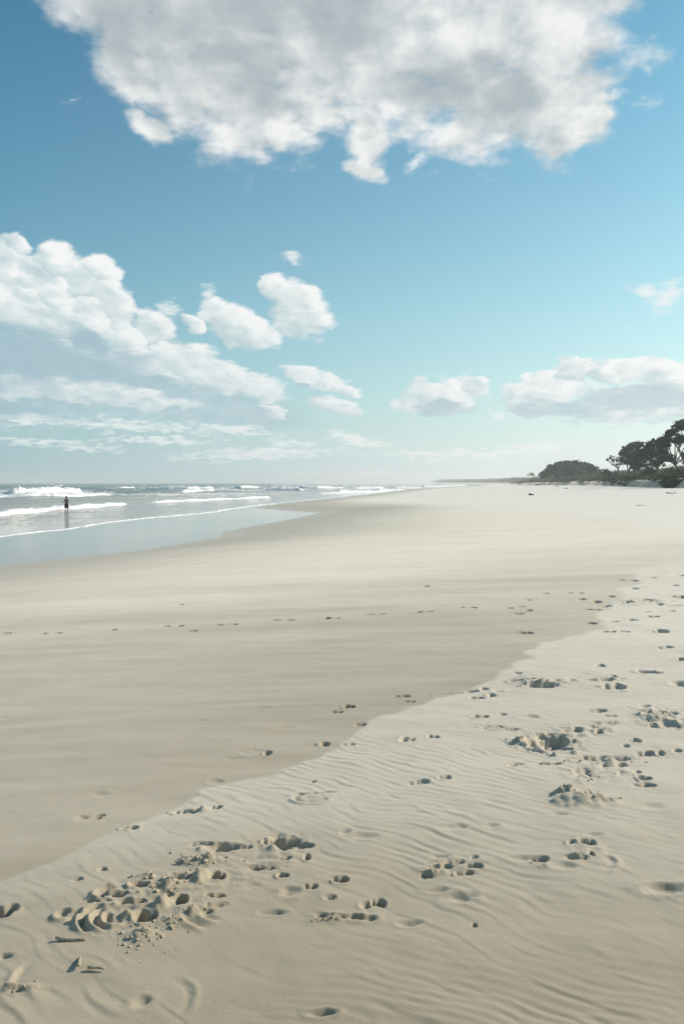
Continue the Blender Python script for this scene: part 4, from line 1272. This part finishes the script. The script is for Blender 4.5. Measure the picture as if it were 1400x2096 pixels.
def person():
    x, y = water(137, 1045.5)
    root = empty('person', (x, y, -0.22))
    tag(root, 'person in dark knee-length shorts wading in the shallows, one forearm held out to the left', 'person')
    root.rotation_euler = (0, 0, .15)
    SK, g, b = mat('skin', (0.13, 0.075, 0.05), .6, .35)
    g.links.new(mixc(g, noise(g, objco(g), 3, 3), (0.11, 0.062, 0.042), (0.15, 0.09, 0.062)), b.inputs['Base Color'])
    SH, g, b = mat('shorts', (0.012, 0.011, 0.016), .85, .2)
    g.links.new(mixc(g, noise(g, objco(g), 8, 4), (0.010, 0.010, 0.014), (0.022, 0.020, 0.026)), b.inputs['Base Color'])
    HR, g, b = mat('hair', (0.012, 0.010, 0.008), .7, .3)
    g.links.new(mixc(g, noise(g, objco(g), 30, 3), (0.008, 0.007, 0.006), (0.02, 0.016, 0.012)), b.inputs['Base Color'])
    # x right, y away from the camera, z up; the figure stands with its back half turned to us
    J = [(0, 0, .98, .15, .12), (0, .0, 1.12, .145, .105), (0, 0, 1.28, .16, .11), (0, -.01, 1.43, .15, .095), (0, 0, 1.53, .058), (0, .005, 1.60, .06), (0, .012, 1.70, .088, .10), (0, .012, 1.785, .068),   # 0-7 spine, head
         (.10, 0, .92, .098), (.125, .02, .52, .066), (.135, -.02, .28, .058), (.14, 0, .09, .040), (.14, .02, .03, .042), (.145, .15, .015, .032),          # 8-13 right leg
         (-.10, 0, .92, .098), (-.13, -.03, .52, .066), (-.145, -.06, .28, .058), (-.15, -.03, .09, .040), (-.15, -.01, .03, .042), (-.155, .12, .015, .032),  # 14-19 left leg
         (.19, 0, 1.43, .062), (.245, .0, 1.18, .043), (.20, .19, 1.12, .034), (.13, .30, 1.13, .028),            # 20-23 right arm, bent in front
         (-.19, 0, 1.43, .062), (-.235, -.02, 1.20, .043), (-.36, .10, 1.15, .034), (-.455, .17, 1.15, .027)]       # 24-27 left arm, forearm out to the left
    B = [(0, 1), (1, 2), (2, 3), (3, 4), (4, 5), (5, 6), (6, 7), (0, 8), (8, 9), (9, 10), (10, 11), (11, 12), (12, 13), (0, 14), (14, 15), (15, 16), (16, 17), (17, 18), (18, 19),
         (3, 20), (20, 21), (21, 22), (22, 23), (3, 24), (24, 25), (25, 26), (26, 27)]

    def hand(p, d, side):
        p, d = Vector(p), Vector(d).normalized()
        s = d.cross(Vector((0, 0, 1))).normalized() * side
        i0 = len(J)
        J.append((*(p + d * .05), .026, .016)); B.append((23 if side > 0 else 27, i0))
        for k_, (o_, l) in enumerate([(-.024, .062), (-.008, .075), (.009, .070), (.024, .055)]):
            a = p + d * .085 + s * o_; m_ = a + d * l * .5 + Vector((0, 0, -.006)); e = m_ + d * l * .4 + Vector((0, 0, -.016))
            j = len(J); J.extend([(*a, .0095), (*m_, .0085), (*e, .0070)]); B.extend([(i0, j), (j, j + 1), (j + 1, j + 2)])
        a = p + d * .035 + s * -.036; e = a + d * .035 + s * -.020
        j = len(J); J.extend([(*a, .011), (*e, .0085)]); B.extend([(i0, j), (j, j + 1)])
    hand((.13, .30, 1.13), (-.5, .8, .05), 1)
    hand((-.455, .17, 1.15), (-.8, .45, 0), -1)
    skin_fig('body', J, B, SK, root)
    # face: nose, ears, eyes on the far side of the turned head
    bm = bmesh.new()
    for sx in (-1, 1):
        r_ = bmesh.ops.create_uvsphere(bm, u_segments=8, v_segments=6, radius=.022)
        for v in r_['verts']: v.co = Vector((v.co.x * .4 + sx * .088, v.co.y + .01, v.co.z * 1.3 + 1.69))
    r_ = bmesh.ops.create_uvsphere(bm, u_segments=8, v_segments=6, radius=.016)
    for v in r_['verts']: v.co = Vector((v.co.x, v.co.y * 1.4 + .115, v.co.z * 1.5 + 1.685))
    me = bpy.data.meshes.new('face'); bm.to_mesh(me); bm.free()
    o = link('face', me, SK, root); o['kind'] = 'stuff'
    # hair cap
    bm = bmesh.new()
    bmesh.ops.create_icosphere(bm, subdivisions=3, radius=1)
    rr = random.Random(2)
    for v in bm.verts:
        d = v.co.copy()
        v.co = Vector((d.x * .100, d.y * .112 - .006, max(d.z, -.55 if d.y < .2 else .15) * .112 + 1.725)) * (1 + 0)
        v.co += d * rr.uniform(0, .010)
    me = bpy.data.meshes.new('hair'); bm.to_mesh(me); bm.free()
    for p_ in me.polygons: p_.use_smooth = True
    link('hair', me, HR, root)
    # shorts: waist tube splitting into two flared legs
    bm = bmesh.new()
    def ring(cx, cy, z, rx, ry, n=20):
        return [bm.verts.new((cx + rx * math.cos(2 * math.pi * k_ / n), cy + ry * math.sin(2 * math.pi * k_ / n), z + .006 * math.sin(k_ * 1.9))) for k_ in range(n)]
    def bridge(a, b_):
        n = len(a)
        for k_ in range(n): bm.faces.new((a[k_], a[(k_ + 1) % n], b_[(k_ + 1) % n], b_[k_]))
    w0, w1, w2 = ring(0, 0, 1.06, .158, .128), ring(0, 0, .96, .182, .148), ring(0, 0, .84, .200, .150)
    bridge(w0, w1); bridge(w1, w2)
    for sx, yy in ((-1, -.012), (1, .008)):
        a, b_, c_ = ring(sx * .098, 0, .87, .105, .135), ring(sx * .115, yy, .66, .115, .118), ring(sx * .128, yy * 2, .46, .118, .112)
        bridge(a, b_); bridge(b_, c_)
    me = bpy.data.meshes.new('shorts'); bm.to_mesh(me); bm.free()
    for p_ in me.polygons: p_.use_smooth = True
    o = link('shorts', me, SH, root)
    so = o.modifiers.new('thick', 'SOLIDIFY'); so.thickness = .008; so.offset = 1


person()

# ------------------------------------------------------------------ haze
bm = bmesh.new()
bmesh.ops.create_cube(bm, size=1)
for v in bm.verts:
    v.co = Vector((v.co.x * 20600, v.co.y * 20600, 17.5 + v.co.z * 39))
me = bpy.data.meshes.new('haze'); bm.to_mesh(me); bm.free()
hm = bpy.data.materials.new('haze'); hm.use_nodes = True
hg = hm.node_tree; hg.nodes.clear()
ho = node(hg, 'ShaderNodeOutputMaterial'); hv = node(hg, 'ShaderNodeVolumePrincipled')
hv.inputs['Color'].default_value = (0.93, 0.97, 0.97, 1)
hv.inputs['Density'].default_value = 0.00030
hv.inputs['Anisotropy'].default_value = 0.2
hg.links.new(hv.outputs[0], ho.inputs['Volume'])
hz_o = link('haze', me, hm)
tag(hz_o, 'salt haze lying over the beach and sea', 'haze', kind='stuff')
hv.inputs['Anisotropy'].default_value = 0.2

# wind-blown spray hanging over the far surf
bm = bmesh.new()
bmesh.ops.create_uvsphere(bm, u_segments=32, v_segments=16, radius=1)
for v in bm.verts:
    v.co = Vector((v.co.x * 95 + (v.co.y * 900) * .06 + 45, v.co.y * 900 + 1350, v.co.z * 16 + 4))
me = bpy.data.meshes.new('sea_spray'); bm.to_mesh(me); bm.free()
for p_ in me.polygons: p_.use_smooth = True
sm_ = bpy.data.materials.new('sea_spray'); sm_.use_nodes = True
sg = sm_.node_tree; sg.nodes.clear()
so_ = node(sg, 'ShaderNodeOutputMaterial'); sv = node(sg, 'ShaderNodeVolumePrincipled')
sv.inputs['Color'].default_value = (0.98, 0.98, 0.98, 1)
sv.inputs['Density'].default_value = 0.0014
sv.inputs['Anisotropy'].default_value = 0.2
sg.links.new(sv.outputs[0], so_.inputs['Volume'])
tag(link('sea_spray', me, sm_), 'white spray mist hanging over the distant surf', 'spray', kind='stuff')
